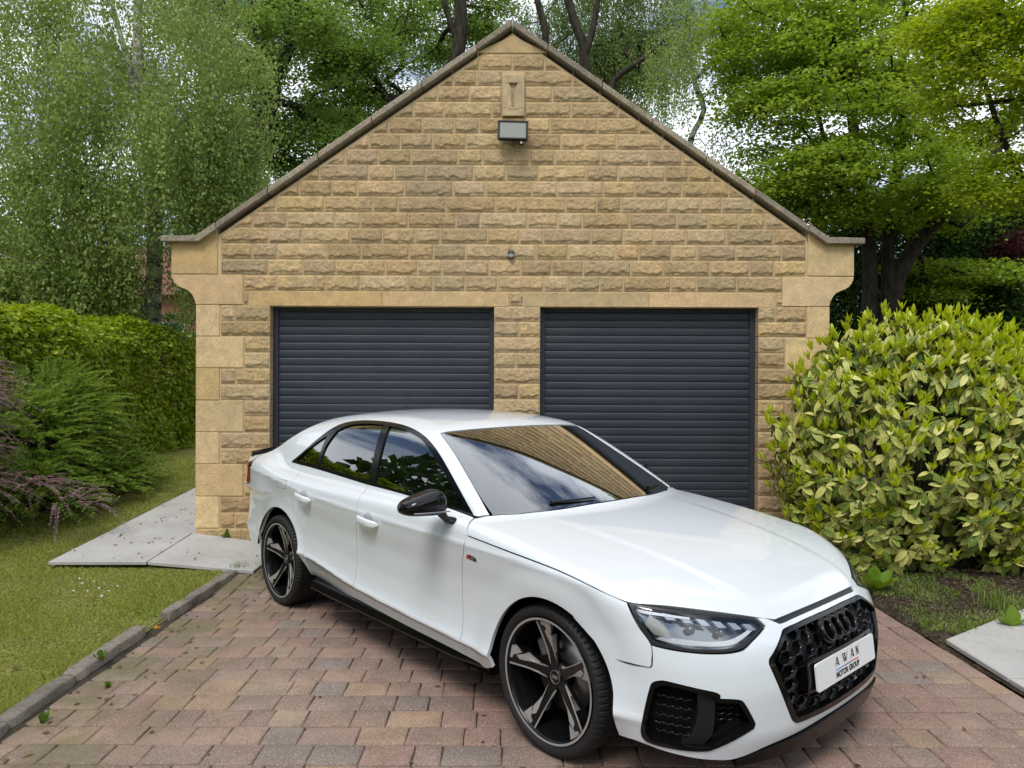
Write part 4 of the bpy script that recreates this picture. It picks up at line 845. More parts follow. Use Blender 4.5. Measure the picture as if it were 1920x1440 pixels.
# ---------------------------------------------------------------- grass
def grass(name, n, xr_, yr_, keep, lmat, seed, h=(.018, .05), wd=.0028, clump=.5):
    rng = np.random.default_rng(seed); x = rng.uniform(*xr_, n); iy = rng.random(n); y = 1/(1/yr_[0] + (1/yr_[1] - 1/yr_[0])*iy); k = keep(x, y); x, y = x[k], y[k]; m = len(x)
    g = fbm(x*2.2, y*2.2, seed, 3); k = rng.random(m) < .25 + 1.5*np.clip(g - .28, 0, .5)/.5; x, y, g = x[k], y[k], g[k]; m = len(x)
    z = gz(x, y); a = rng.uniform(0, 6.28, m); hh = rng.uniform(*h, m)*(.6 + .9*g)*(1 + .08*np.maximum(0, y - 4)); ww = wd*(1 + .22*np.maximum(0, y - 3)); ln = hh*rng.uniform(.3, 1.1, m)
    dx, dy = np.cos(a), np.sin(a); b = rng.uniform(0, 6.28, m); sx, sy = np.cos(b)*ww, np.sin(b)*ww
    V = np.stack([np.c_[x - sx, y - sy, z - .004], np.c_[x + sx, y + sy, z - .004], np.c_[x + dx*ln*.4 + sx*.7, y + dy*ln*.4 + sy*.7, z + hh*.62], np.c_[x + dx*ln, y + dy*ln, z + hh]], 1).reshape(-1, 3); q = np.arange(m)*4
    o = link(name, npmesh(name, V, [np.stack([q, q+1, q+2], 1), np.stack([q, q+2, q+3], 1)]), None, lmat); tag(o, None, None, kind='stuff'); return o
L_GRASS = leaf_mat('grass_blade', [(0, (.175, .235, .038)), (.35, (.280, .325, .058)), (.6, (.40, .40, .110)), (.85, (.235, .340, .050)), (1, (.48, .45, .19))], .3, .6, 1.1)
offp = lambda x, y: (x < -2.40) & ~((y > 5.93) & (x > -3.88) & (x < -2.38)) & ~((y > 5.86) & (x > -3.05)) & (960 + 1331*x/y > -60)
o = grass('grass', 420000, (-9, -2.39), (2.75, 11), offp, L_GRASS, 51, (.008, .026), .0013); tag(o, 'short mossy green and yellow lawn grass left of the kerb', 'grass')
L_GR2 = leaf_mat('bed_grass', [(0, (0.094, 0.177, 0.025)), (.5, (0.177, 0.270, 0.046)), (1, (0.437, 0.395, 0.187))], .3, .6, 2.)
kb = lambda x, y: (x > 2.70) & (fbm(x*2.5, y*2.5, 9., 3) > .50) & ~((x > 2.70) & (y < 4.40 + (x - 2.72)*.65)) & (y < 5.75)
o = grass('grass', 26000, (2.7, 4.6), (4.2, 5.8), kb, L_GR2, 52, (.008, .030), .0022); tag(o, 'thin patchy grass on the soil under the laurel bush', 'grass')
# woodland all round the garden beyond the frame (seen in the car's windows)
rng = np.random.default_rng(91); P = []
for kx in range(70):
    a = rng.uniform(-2.9, 2.9) ; a = math.pi*1.5 + a*.60; R_ = rng.uniform(24, 40); c = np.array([R_*math.cos(a), 6 + R_*math.sin(a), 0]); hgt = rng.uniform(5, 11)
    P.append(ell(rng, c + [0, 0, hgt*.55], (rng.uniform(2, 3.5), rng.uniform(2, 3.5), hgt*.5), 330, .5))
for kx in range(26):
    c = np.array([rng.uniform(-30, -14), rng.uniform(-8, 11), 0]); hgt = rng.uniform(7, 12.5); P.append(ell(rng, c + [0, 0, hgt*.5], (2.4, 2.4, hgt*.5), 420, .5))
for kx in range(30):
    c = np.array([rng.uniform(-26, 26), rng.uniform(27, 36), 0])
    if -21 < c[0] < -10: continue
    hgt = rng.uniform(3.5, 5.5); P.append(ell(rng, c + [0, 0, hgt*.5], (2.6, 2.2, hgt*.5), 520, .3))
P = np.concatenate(P); m = len(P); V, F = leaves(P, rng.normal(size=(m, 3)), rng.normal(size=(m, 3)) + [0, 0, .6], .75*rng.uniform(.6, 1.3, m)*np.where(P[:, 1] > 25, .45, 1), .55*np.where(P[:, 1] > 25, .45, 1))
o = link('woodland', npmesh('woodland', V, F), None, L_DARK); tag(o, 'dense green woodland round the garden', 'woodland', kind='stuff')
# ---------------------------------------------------------------- brick house far behind on the left
BR = mat('red_brick', (.25, .085, .055), .9); t = NT(BR); br = t.n('ShaderNodeTexBrick', i_Scale=1.0); br.inputs['Brick Width'].default_value = .225; br.inputs['Row Height'].default_value = .075; br.inputs['Mortar Size'].default_value = .006
mp = t.n('ShaderNodeMapping'); mp.inputs['Rotation'].default_value = (math.pi/2, 0, 0); t.l(t.pos(), mp.inputs[0]); t.l(mp.outputs[0], br.inputs[0]); br.inputs['Color1'].default_value = (.30, .10, .065, 1); br.inputs['Color2'].default_value = (.23, .075, .05, 1); br.inputs['Mortar'].default_value = (.30, .22, .18, 1); t.l(br.outputs[0], t.b.inputs['Base Color'])
HS = empty('brick_house', (-16, 30, 0), 0, 'red brick house glimpsed beyond the birch trunk', 'house')
boxobj('wall', -7, 3.6, 0, 8, 0, 5.4, 0, BR, HS)
bm = bmesh.new(); vv = [bm.verts.new(v) for v in ((-7.4, -.4, 5.3), (4, -.4, 5.3), (4, 8.4, 5.3), (-7.4, 8.4, 5.3), (-7.4, 4, 8.2), (4, 4, 8.2))]
for f_ in ((0, 1, 5, 4), (2, 3, 4, 5), (1, 2, 5), (3, 0, 4), (3, 2, 1, 0)): bm.faces.new([vv[k] for k in f_])
bmesh_to('roof', bm, HS, mat('red_tile', (.16, .06, .045), .85))
for k in (-5.2, -1.6, 1.6):
    wf = boxobj('window', k - .6, k + .6, -.06, .02, 2.9, 4.2, .01, mat('white_frame', (.7, .7, .7), .5), HS); boxobj('pane', k - .5, k + .5, -.075, -.062, 3.0, 4.1, 0, BLACK_PANE if 'BLACK_PANE' in globals() else mat('pane', (.03, .035, .04), .08), wf)
# ================================================================ the car
YAW = math.radians(-48.287)
CAR = empty('car', (.8106, 3.6725, 0), YAW, 'glossy white four-door saloon parked at an angle on the block paving', 'car')
PAINT = mat('white_paint', (.71, .745, .775), .28, coat=1, spec=.5)
BLACK = mat('gloss_black', (.004, .004, .0045), .10, spec=.42)
SATIN = mat('satin_black', (.012, .012, .013), .42)
RUBBER = mat('rubber', (.013, .013, .013), .7, spec=.3)
DARK = mat('dark_cavity', (.005, .005, .005), .9, spec=.1)
CHROME = mat('chrome', (.75, .76, .78), .12, 1)
def glass_mat(name, tint, refl=1.0):
    m = bpy.data.materials.new(name); m.use_nodes = True; n = m.node_tree; n.nodes.clear()
    o = n.nodes.new('ShaderNodeOutputMaterial'); t = n.nodes.new('ShaderNodeBsdfTransparent'); g = n.nodes.new('ShaderNodeBsdfGlossy'); x = n.nodes.new('ShaderNodeMixShader')
    f = n.nodes.new('ShaderNodeFresnel'); f.inputs[0].default_value = 1.55; k = n.nodes.new('ShaderNodeMath'); k.operation = 'MULTIPLY'; k.inputs[1].default_value = refl; k.use_clamp = True
    t.inputs[0].default_value = (*tint, 1); g.inputs['Roughness'].default_value = .0; g.inputs['Color'].default_value = (.97, .98, 1, 1)
    n.links.new(f.outputs[0], k.inputs[0]); n.links.new(k.outputs[0], x.inputs[0]); n.links.new(t.outputs[0], x.inputs[1]); n.links.new(g.outputs[0], x.inputs[2]); n.links.new(x.outputs[0], o.inputs[0]); return m
GL_WS = glass_mat('windscreen_glass', (.42, .46, .44), 4.2)
GL_FR = glass_mat('door_glass', (.40, .46, .43), 3.0)
GL_RR = glass_mat('privacy_glass', (.03, .03, .035), 2.6)
GL_HL = glass_mat('lamp_lens', (.93, .95, .96), 1.6)
def area(P): x, y = P[:, 0], P[:, 1]; return .5*np.sum(x*np.roll(y, -1) - np.roll(x, -1)*y)
def inset(P, d, seam):
    s = np.sign(area(P)); a = P - np.roll(P, 1, 0); b = np.roll(P, -1, 0) - P
    na = np.stack([-a[:, 1], a[:, 0]], 1); nb = np.stack([-b[:, 1], b[:, 0]], 1)
    na /= np.linalg.norm(na, axis=1, keepdims=True) + 1e-12; nb /= np.linalg.norm(nb, axis=1, keepdims=True) + 1e-12
    n = na + nb; n /= np.maximum(np.linalg.norm(n, axis=1, keepdims=True), .5); q = P + s*n*d
    if seam is not None: k = np.abs(P[:, seam]) < 1e-6; q[k, seam] = 0
    return q
def inpoly(P, X):
    r = np.zeros(len(X), bool); x, y = X[:, 0], X[:, 1]; j = len(P) - 1
    for i in range(len(P)):
        a, b = P[i], P[j]
        if a[1] != b[1]:
            c = ((a[1] > y) != (b[1] > y)) & (x < (b[0] - a[0])*(y - a[1])/(b[1] - a[1]) + a[0]); r ^= c
        j = i
    return r
def segdist(P, X):
    d = np.full(len(X), 9.)
    for i in range(len(P)):
        a, b = P[i], P[(i+1) % len(P)]; ab = b - a; t = np.clip(((X - a) @ ab)/(ab @ ab + 1e-12), 0, 1)
        d = np.minimum(d, np.linalg.norm(X - a - t[:, None]*ab, axis=1))
    return d
def panel(chart, outer, holes=(), h=.022, gap=.0, off=0., depth=.018, seam=None, hole_gap=None, smooth=True):
    """skin of the body cut to an outline in a chart -> V, N, tris (right-hand side)"""
    cv = (lambda p, st: catmull(p, st)) if smooth else (lambda p, st: catmull(p, st, corner=0))
    loops = [inset(cv(outer, h*.7), gap, seam)] + [inset(cv(q, h*.7), -(gap if hole_gap is None else hole_gap), seam) for q in holes]
    lo, hi = loops[0].min(0), loops[0].max(0)
    gx, gy = np.meshgrid(np.arange(lo[0], hi[0], h), np.arange(lo[1], hi[1], h*.866)); gx = gx + (np.arange(gx.shape[0]) % 2)[:, None]*h/2
    G = np.stack([gx.ravel(), gy.ravel()], 1); k = inpoly(loops[0], G)
    for q in loops[1:]: k &= ~inpoly(q, G)
    G = G[k]
    for q in loops: G = G[segdist(q, G) > h*.45]
    pts = np.concatenate(loops + [G]); ed = []; n0 = 0
    for q in loops: ed += [(n0 + i, n0 + (i+1) % len(q)) for i in range(len(q))]; n0 += len(q)
    v, e, f, ov, oe, of = delaunay_2d_cdt([Vector(p) for p in pts], ed, [], 0, 1e-7)
    V2 = np.array([tuple(p) for p in v]); T = np.array(f); c = V2[T].mean(1); k = inpoly(loops[0], c)
    for q in loops[1:]: k &= ~inpoly(q, c)
    T = T[k]; V = chart(V2[:, 0], V2[:, 1]); Nn = grad(V[:, 0], V[:, 1], V[:, 2]); 
    fn = np.cross(V[T[:, 1]] - V[T[:, 0]], V[T[:, 2]] - V[T[:, 0]]); fl = np.sum(fn*Nn[T[:, 0]], 1) < 0; T[fl] = T[fl][:, ::-1]
    V = V + off*Nn
    if depth:
        Vs, Ns, Ts = [V], [Nn], [T]; base = len(V)
        ec = {}
        for a, b, c_ in T:
            for p, q in ((a, b), (b, c_), (c_, a)): ec[(p, q)] = ec.get((p, q), 0) + 1
        be = np.array([k_ for k_ in ec if (k_[1], k_[0]) not in ec])
        if seam is not None and len(be): be = be[~((np.abs(V2[be[:, 0], seam]) < 1e-6) & (np.abs(V2[be[:, 1], seam]) < 1e-6))]
        if len(be):
            a, b = be[:, 0], be[:, 1]; tn = V[b] - V[a]; on = np.cross(tn, Nn[a]); on /= np.linalg.norm(on, axis=1, keepdims=True) + 1e-12
            m = len(be); q = np.concatenate([V[a], V[b], V[b] - Nn[b]*depth, V[a] - Nn[a]*depth]); i = np.arange(m)
            Vs.append(q); Ns.append(np.concatenate([on]*4)); Ts.append(np.concatenate([np.stack([base+i+m, base+i, base+i+3*m], 1), np.stack([base+i+m, base+i+3*m, base+i+2*m], 1)]))
        V, Nn, T = np.concatenate(Vs), np.concatenate(Ns), np.concatenate(Ts)
    return V, Nn, T
def mirror(d): V, n, T = d; s = np.array([1, -1, 1]); return V*s, n*s, T[:, ::-1]
def both(d):
    m = mirror(d); return np.concatenate([d[0], m[0]]), np.concatenate([d[1], m[1]]), np.concatenate([d[2], m[2] + len(d[0])])
def skin(name, d, material, parent=None):
    V, n, T = d; me = npmesh(name, V, T, True); me.normals_split_custom_set_from_vertices([tuple(x) for x in n]) if len(me.vertices) == len(V) else None
    return link(name, me, CAR if parent is None else parent, material)
def pair(name, d, material, parents=(None, None)):
    return skin(name, d, material, parents[0]), skin(name, mirror(d), material, parents[1])
def arch(cx, cz, r, a0, a1, n=22):                  # arch lip as chart points (angles in degrees from ahead, anticlockwise seen from the right side mirrored)
    t = np.radians(np.linspace(a0, a1, n)); x = cx + r*np.cos(t); z = cz + r*np.sin(t); y = np.full(n, -.9)
    for _ in range(5):
        p = ax_map(x, AR*np.arctan2(-y, z - AZ)); y = p[:, 1] + 0*(p[:, 2] - z)
    return [tuple(q) for q in ax_inv(np.stack([x, y, z], 1))]
WS_EDGE = [(-1.185, .585), (-.991, .677), (-.821, .777), (-.678, .869), (-.535, .968)]
DLO_T = [(-.600, .998), (-.792, .871), (-.982, .758), (-1.126, .688), (-1.276, .633), (-1.455, .590), (-1.646, .564), (-1.899, .553), (-2.124, .561), (-2.291, .591), (-2.388, .635), (-2.548, .738), (-2.682, .835), (-2.794, .903)]
DLO_B = [(-2.787, .910), (-2.55, .918), (-2.299, .928), (-1.659, .958), (-1.224, .969), (-.814, .988), (-.610, 1.004)]
R_GAP = [(-2.625, .918), (-2.595, .97), (-2.529, 1.06), (-2.530, 1.165), (-2.524, 1.276), (-2.432, 1.388), (-2.345, 1.459), (-2.282, 1.515), (-2.245, 1.585), (-2.200, 1.646), (-2.150, 1.69)]
M_GAP = [(-1.652, .958), (-1.605, 1.045), (-1.597, 1.132), (-1.628, 1.298), (-1.628, 1.554), (-1.640, 1.672)]
F_GAP = [(-.590, 1.006), (-.536, 1.099), (-.541, 1.144), (-.577, 1.258), (-.585, 1.385), (-.573, 1.561), (-.570, 1.70)]
ARF = arch(.025, .32, .372, -16, 196); ARR = arch(-2.765, .33, .384, -14, 194)
B_EDGE = [(-.534, 1.102), (-.25, 1.121), (.066, 1.142), (.246, 1.164), (.422, 1.195)]
G = .0029
# bonnet
bon = [(-.356, 0), (-.361, .261), (-.391, .671), (-.457, .879), (-.525, .966), (-.556, 1.001), (-.583, 1.010), (-.556, 1.055)] + B_EDGE + [(.552, 1.175), (.654, 1.157), (.744, 1.134), (.772, 1.119), (.781, 1.112), (.787, 1.011), (.791, .801), (.793, .3), (.793, 0)]
skin('bonnet', both(panel(ax_map, bon, gap=G, seam=1, h=.016)), PAINT)
# fenders
fen = B_EDGE[::-1] + [(-.540, 1.108)] + [(-.541, 1.144), (-.577, 1.258), (-.585, 1.385), (-.573, 1.561), (-.570, 1.70), (-.45, 1.715)] + ARF[::-1][1:-6]
fen += [tuple(q) for q in ax_inv(cy_map(np.array([.985, .955, .839, .832, .833, .877]), np.array([.532, .533, .533, .542, .615, .680])))]
FE = pair('front_wing', panel(ax_map, fen, gap=G, h=.0145), PAINT)
# doors
fd = F_GAP + [(-.75, 1.70), (-.936, 1.695), (-1.3, 1.683)] + M_GAP[::-1] + DLO_B[3:]
FD = pair('front_door', panel(ax_map, fd, gap=G, h=.0145), PAINT)
rd = M_GAP + [(-1.9, 1.687), (-2.08, 1.695)] + R_GAP[::-1] + DLO_B[1:4][0:2]
RD = pair('rear_door', panel(ax_map, rd, gap=G, h=.0145), PAINT)
# roof, pillars and quarter panels
rq = [tuple(q) for q in ax_inv(re_map(np.full(7, .93), np.array([.24, .35, .48, .62, .76, .88, .955])))]
bdy = [(-1.105, 0), (-1.118, .25), (-1.150, .45)] + WS_EDGE + [(-.566, .995)] + DLO_T + DLO_B[:1] + [(-2.68, .9145)] + R_GAP + ARR[1:-1] + rq + [(-3.40, .86), (-3.33, .775)]
bdy += [(-3.16, .735), (-2.98, .61), (-2.90, .50), (-2.83, .33), (-2.81, 0)]
BODY = skin('body', both(panel(ax_map, bdy, gap=G*.6, seam=1, h=.018)), PAINT)
# rear glass, boot lid, tail
skin('rear_screen', both(panel(ax_map, [(-2.815, 0), (-2.835, .33), (-2.905, .50), (-2.985, .61), (-3.165, .733), (-3.325, .765), (-3.44, .5), (-3.475, 0)], gap=G, off=-.003, seam=1)), GL_RR)
skin('boot_lid', both(panel(ax_map, [(-3.485, 0), (-3.45, .5), (-3.335, .78), (-3.405, .862), (-3.47, .97), (-3.62, .99), (-3.76, .8), (-3.84, .4), (-3.86, 0)], gap=G, seam=1)), PAINT)
skin('boot_face', both(panel(re_map, [(0, .985), (.5, .975), (.53, .80), (.50, .70), (0, .70)], gap=G, seam=0)), PAINT)
TL = pair('tail_light', panel(re_map, [(.54, .955), (.93, .945), (.93, .835), (.72, .80), (.54, .80)], gap=G, off=.003), mat('tail_lamp_red', (.30, .012, .008), .12, coat=1))
skin('rear_bumper', both(panel(re_map, [(0, .69), (.51, .69), (.545, .79), (.73, .79), (.93, .825), (.93, .62), (.93, .23), (.6, .23), (0, .25)], gap=G, seam=0)), PAINT)
skin('rear_diffuser', both(panel(re_map, [(0, .24), (.5, .24), (.60, .24), (.56, .17), (0, .16)], off=-.01, seam=0)), SATIN)
# ducktail lip
P = catmull([(-3.52, -.77), (-3.70, -.70), (-3.80, -.50), (-3.855, -.25), (-3.87, 0), (-3.855, .25), (-3.80, .50), (-3.70, .70), (-3.52, .77)], .05, False)
acc = Acc(); zz = H_top(P[:, 0]+.03, P[:, 1]); sec = [(.035, -.004), (0, .012), (-.022, .030), (-.026, .016), (0, -.006)]
VV = np.stack([np.stack([P[:, 0] + a, P[:, 1]*(1 - .4*a), zz + b], 1) for a, b in sec], 1); n, m = VV.shape[:2]
i, j = np.meshgrid(np.arange(n-1), np.arange(m-1), indexing='ij'); i, j = i.ravel(), j.ravel()
acc.add(VV.reshape(-1, 3), np.stack([i*m+j, i*m+j+1, (i+1)*m+j+1, (i+1)*m+j], 1)); acc.obj('boot_spoiler', CAR, BLACK, True)
# windscreen: black band with the clear glass inside it
ws = [(-.362, 0), (-.367, .261), (-.397, .671), (-.463, .879), (-.528, .962)] + WS_EDGE[::-1][1:] + [(-1.150, .45), (-1.118, .25), (-1.105, 0)]
skin('windscreen', both(panel(ax_map, ws, gap=G, off=-.004, seam=1, depth=.006)), GL_WS)
wi = [(-.452, 0), (-.458, .261), (-.486, .60), (-.535, .80), (-.60, .872), (-.70, .838), (-.830, .752), (-.995, .655), (-1.155, .560), (-1.118, .43), (-1.085, .25), (-1.072, 0)]
skin('windscreen_border', both(panel(ax_map, ws, [wi], gap=.004, hole_gap=0, off=-.0085, seam=1, depth=0)), BLACK)
# window trim, glass, pillar covers
dlo = DLO_T + DLO_B[0:]
g_f = [(-1.696, .593), (-1.459, .614), (-1.26, .664), (-1.046, .759), (-.893, .842), (-.680, .976), (-.822, .978), (-1.231, .957), (-1.560, .943), (-1.625, .762)]
g_r = [(-2.335, .903), (-2.355, .779), (-2.310, .660), (-2.185, .609), (-1.957, .586), (-1.775, .588), (-1.700, .751), (-1.635, .938), (-1.982, .922)]
g_q = [(-2.720, .893), (-2.573, .785), (-2.41, .695), (-2.398, .780), (-2.378, .903)]
TR = pair('window_trim', panel(ax_map, dlo, [g_f, g_r, g_q], gap=.001, hole_gap=0, off=.003, h=.016, depth=.010), mat('trim_black', (.004, .004, .0045), .16, spec=.28))
lip = [(x, v - .004) for x, v in DLO_B]
for g, mt in ((g_f, GL_FR), (g_r, GL_RR), (g_q, GL_RR)): pair('side_window', panel(ax_map, g, gap=-.006, off=-.007, depth=0), mt)
# bright seal line of the door glass bottom
# front bumper with its openings
grille = [(0, .293), (.10, .293), (.325, .297), (.350, .318), (.441, .545), (.437, .562), (.345, .634), (.328, .641), (.25, .645), (.153, .648), (0, .648)]
intake = [(.866, .292), (.834, .470), (.818, .486), (.787, .492), (.640, .462), (.622, .452), (.622, .438), (.560, .430), (.545, .420), (.503, .335), (.508, .318), (.645, .242), (.665, .237), (.740, .237), (.842, .246), (.862, .262)]
archpts = cy_inv(ax_map(np.array([a for a, b in ARF[1:9]]), np.array([b for a, b in ARF[1:9]])))
bmp = [(0, .667), (.154, .666), (.251, .664), (.336, .661), (.352, .668), (.395, .686), (.436, .692), (.410, .664), (.490, .628), (.536, .603), (.631, .597), (.764, .607), (.835, .617), (.832, .600), (.832, .542), (.839, .533), (.949, .533)]
bmp += [tuple(q) for q in archpts[::-1]] + [(.945, .236), (.874, .236), (.771, .217), (.636, .196), (.562, .195), (.436, .233), (.30, .252), (.162, .264), (0, .266)]
skin('front_bumper', both(panel(cy_map, bmp, [grille, intake], gap=G*.8, h=.018, seam=0)), PAINT)
skin('bonnet_vent', both(panel(cy_map, [(0, .684), (.158, .683), (.259, .681), (.347, .676), (.352, .668), (.338, .656), (.251, .659), (.154, .661), (0, .662)], off=-.010, seam=0, depth=0)), SATIN)
# grille: frame, back, honeycomb, number plate carrier, rings
gin = [(0, .316), (.10, .316), (.320, .318), (.334, .330), (.421, .546), (.418, .557), (.336, .622), (.322, .627), (.25, .631), (.153, .634), (0, .634)]
GR = empty('grille'); GR.parent = CAR
skin('grille_frame', both(panel(cy_map, grille, [gin], gap=.001, hole_gap=0, off=.004, depth=.030, seam=0, h=.012)), BLACK, GR)
skin('grille_back', both(panel(cy_map, gin, off=-.045, depth=0, seam=0)), DARK, GR)
def comb(name, poly, w, hh, material, parent, wall=.10, d=.030, keep=lambda u, v: True, off=0., mir=True):
    acc = Acc(); poly = catmull(poly, .02)
    a6 = np.radians([0, 60, 120, 180, 240, 300]); ox, oy = np.cos(a6)*w/2*1.155/1.0, np.sin(a6)*hh/1.732
    for r in range(-12, 13):
        for q in range(-12, 13):
            u, v = q*w*.866, .47 + r*hh + (q % 2)*hh/2
            if u < -.02 and mir: continue
            if not keep(u, v): continue
            O = np.stack([u + ox*.99, v + oy*.99], 1); I = np.stack([u + ox*(1 - wall), v + oy*(1 - wall)], 1)
            if not inpoly(poly, np.concatenate([O*.0 + [[u, v]]]))[0]: continue
            rings = []
            for R, o in ((O, -.002), (I, .0), (I, -d)):
                p = cy_map(R[:, 0], R[:, 1]); g = grad(p[:, 0], p[:, 1], p[:, 2]); rings.append(p + g*(o + off))
            V = np.concatenate(rings); k = np.arange(6); k2 = (k+1) % 6
            acc.add(V, np.concatenate([np.stack([k, k2, 6+k2, 6+k], 1), np.stack([6+k, 6+k2, 12+k2, 12+k], 1)]))
            if mir and u > .001:
                acc.add(V*[1, -1, 1], np.concatenate([np.stack([k, k2, 6+k2, 6+k], 1), np.stack([6+k, 6+k2, 12+k2, 12+k], 1)])[:, ::-1])
    o = acc.obj(name, parent, material); return o
gfull = [(-x, z) for x, z in gin][::-1] + gin
gfull = gin
gsym = gfull + [(-x, z) for x, z in gfull[::-1]][1:-1]
comb('grille_mesh', gsym, .080, .052, BLACK, GR, .075, .035, lambda u, v: not (abs(u) < .29 and .375 < v < .512), -.012)
skin('plate_carrier', both(panel(cy_map, [(0, .395), (.265, .395), (.272, .40), (.272, .510), (.262, .520), (0, .520)], off=.004, depth=.04, seam=0, h=.02)), BLACK, GR)
EM = empty('emblem'); EM.parent = CAR
acc = Acc()
for k in range(4):
    u0 = (k - 1.5)*.064; a = np.linspace(0, 2*np.pi, 33)[:-1]; rr = []
    for r_, o in ((.0435, -.012), (.0435, .018), (.0405, .023), (.0345, .023), (.0315, .018), (.0315, -.012)):
        p = cy_map(u0 + r_*np.cos(a), .590 + r_*np.sin(a)); c0 = cy_map(np.array([u0]), np.array([.590])); g = grad(c0[:, 0], c0[:, 1], c0[:, 2]); rr.append(p + g*(o + (k % 2)*.0015))
    V = np.concatenate(rr); kk = np.arange(32); k2 = (kk+1) % 32
    ac = Acc(); ac.add(V, np.concatenate([np.stack([i*32+kk, i*32+k2, (i+1)*32+k2, (i+1)*32+kk], 1) for i in range(5)])); ac.obj('ring', EM, BLACK, True)
# number plate
pc = np.array([.908, 0, .452]); tl = math.radians(8)
PL = empty('number_plate'); PL.parent = CAR; PL.location = pc; PL.rotation_euler = (math.radians(90), 0, math.radians(90))
PL.rotation_euler = (math.radians(90 - 6), 0, math.radians(90))
bm = bmesh.new(); vs = box(bm, -.275, .275, -.054, .054, -.004, .004)
bmesh.ops.bevel(bm, geom=[e for e in bm.edges if abs(e.verts[0].co.z - e.verts[1].co.z) > .001], offset=.010, segments=4, affect='EDGES', profile=.5)
bmesh_to('plate', bm, PL, mat('plate_white', (.82, .82, .82), .3))
INK = mat('plate_ink', (.006, .006, .01), .5)
def strokes(name, polys, material, z=.0046, parent=PL):
    acc = Acc()
    for p in polys:
        p = np.asarray(p, float); acc.add(np.c_[p, np.full(len(p), z)], np.array([[0, 1, 2, 3]]))
    return acc.obj(name, parent, material)
def bar(x0, y0, x1, y1, w): 
    d = np.array([x1 - x0, y1 - y0]); n = np.array([1, 0])*w/2; return [(x0 - n[0], y0), (x0 + n[0], y0), (x1 + n[0], y1), (x1 - n[0], y1)]
def A_(x): return [bar(x-.013, .006, x+.001, .042, .0055), bar(x+.015, .006, x+.003, .042, .0100), [(x-.008, .014), (x+.010, .014), (x+.009, .018), (x-.006, .018)]]
W_ = [bar(-.040, .042, -.026, .006, .0075), bar(-.026, .006, -.014, .042, .0050), bar(-.024, .042, -.010, .006, .0095), bar(-.010, .006, .006, .042, .0050), [(-.044,.042),(-.018,.042),(-.018,.039),(-.044,.039)]]
N_ = [bar(.092, .006, .092, .042, .0050), bar(.092, .042, .112, .006, .0105), bar(.112, .006, .112, .042, .0050)]
for q in (A_(-.095), W_, A_(.050), N_): strokes('letter', q, INK)
strokes('underline', [[(-.110, -.010), (-.045, -.010), (-.045, -.0055), (-.110, -.0055)]], mat('line_blue', (.05, .30, .75), .5))
strokes('underline', [[(-.043, -.010), (.030, -.010), (.030, -.0055), (-.043, -.0055)]], mat('line_violet', (.12, .08, .40), .5))
strokes('underline', [[(.032, -.010), (.110, -.010), (.110, -.0055), (.032, -.0055)]], mat('line_red', (.70, .05, .08), .5))
def text(name, s, size, loc, parent, material, bold=.0, width=None, rot=None):
    c = bpy.data.curves.new(name, 'FONT'); c.body = s; c.size = size; c.align_x = 'CENTER'; c.align_y = 'CENTER'; c.offset = bold; c.resolution_u = 3
    o = bpy.data.objects.new(name, c); COL.objects.link(o); dg = bpy.context.evaluated_depsgraph_get(); me = bpy.data.meshes.new_from_object(o.evaluated_get(dg)); bpy.data.objects.remove(o)
    if width:
        xs = [v.co.x for v in me.vertices]; k = width/(max(xs) - min(xs))
        for v in me.vertices: v.co.x *= k
    me.materials.clear(); o = link(name, me, parent, material); o.location = loc
    if rot: o.rotation_euler = rot
    return o
text('lettering', 'MOTOR GROUP', .031, (0, -.030, .0046), PL, INK, .0016, .222)
# headlights
hl = [(.917, .762), (.80, .748), (.676, .733), (.55, .713), (.443, .690), (.414, .664), (.494, .628), (.544, .605), (.631, .599), (.764, .609), (.835, .619), (.877, .680)]
hi_ = [(.898, .752), (.80, .739), (.688, .725), (.55, .704), (.455, .685), (.434, .666), (.505, .636), (.556, .616), (.636, .611), (.764, .621), (.828, .632), (.866, .688)]
HLP = []
for s in (1, -1):
    e = empty('headlight'); e.parent = CAR; HLP.append(e)
mir2 = lambda name, d, m: pair(name, d, m, HLP)
mir2('headlight_surround', panel(cy_map, hl, [hi_], gap=.0015, hole_gap=0, off=.0005, depth=.03, h=.014), SATIN)
mir2('lens', panel(cy_map, hi_, gap=-.002, off=-.001, depth=0, h=.015), GL_HL)
LAMPIN = mat('lamp_housing', (.27, .28, .295), .14, .9)
mir2('lamp_housing', panel(cy_map, hl, gap=.002, off=-.05, depth=0, h=.02), LAMPIN)
DRL = mat('lamp_strip', (.88, .89, .90), .2); REFL = mat('reflector', (.55, .53, .46), .3); DRB = mat('lamp_segment', (.50, .55, .63), .2, .2)
mir2('light_strip', panel(cy_map, [(.820, .640), (.764, .630), (.636, .622), (.560, .626), (.508, .645), (.450, .668), (.475, .668), (.520, .655), (.570, .642), (.640, .639), (.80, .650)], off=-.016, depth=.012, h=.01), DRL)
mir2('side_reflector', panel(cy_map, [(.858, .690), (.825, .655), (.770, .648), (.790, .690), (.84, .725)], off=-.012, depth=.01, h=.012), REFL)
for k in range(6):
    a = .80 - k*.060; b = a - .032; zt = lambda u: .668 + (u - .434)*.165; 
    mir2('light_segment', panel(cy_map, [(a, zt(a)+.008), (b, zt(b)+.008), (b-.020, zt(b)-.012), (a-.020, zt(a)-.016)], off=-.014, depth=.012, h=.012, smooth=False), DRB)
mir2('upper_strip', panel(cy_map, [(.885, .742), (.80, .733), (.70, .720), (.70, .713), (.80, .724), (.872, .730)], off=-.012, depth=.006, h=.012), DRL)
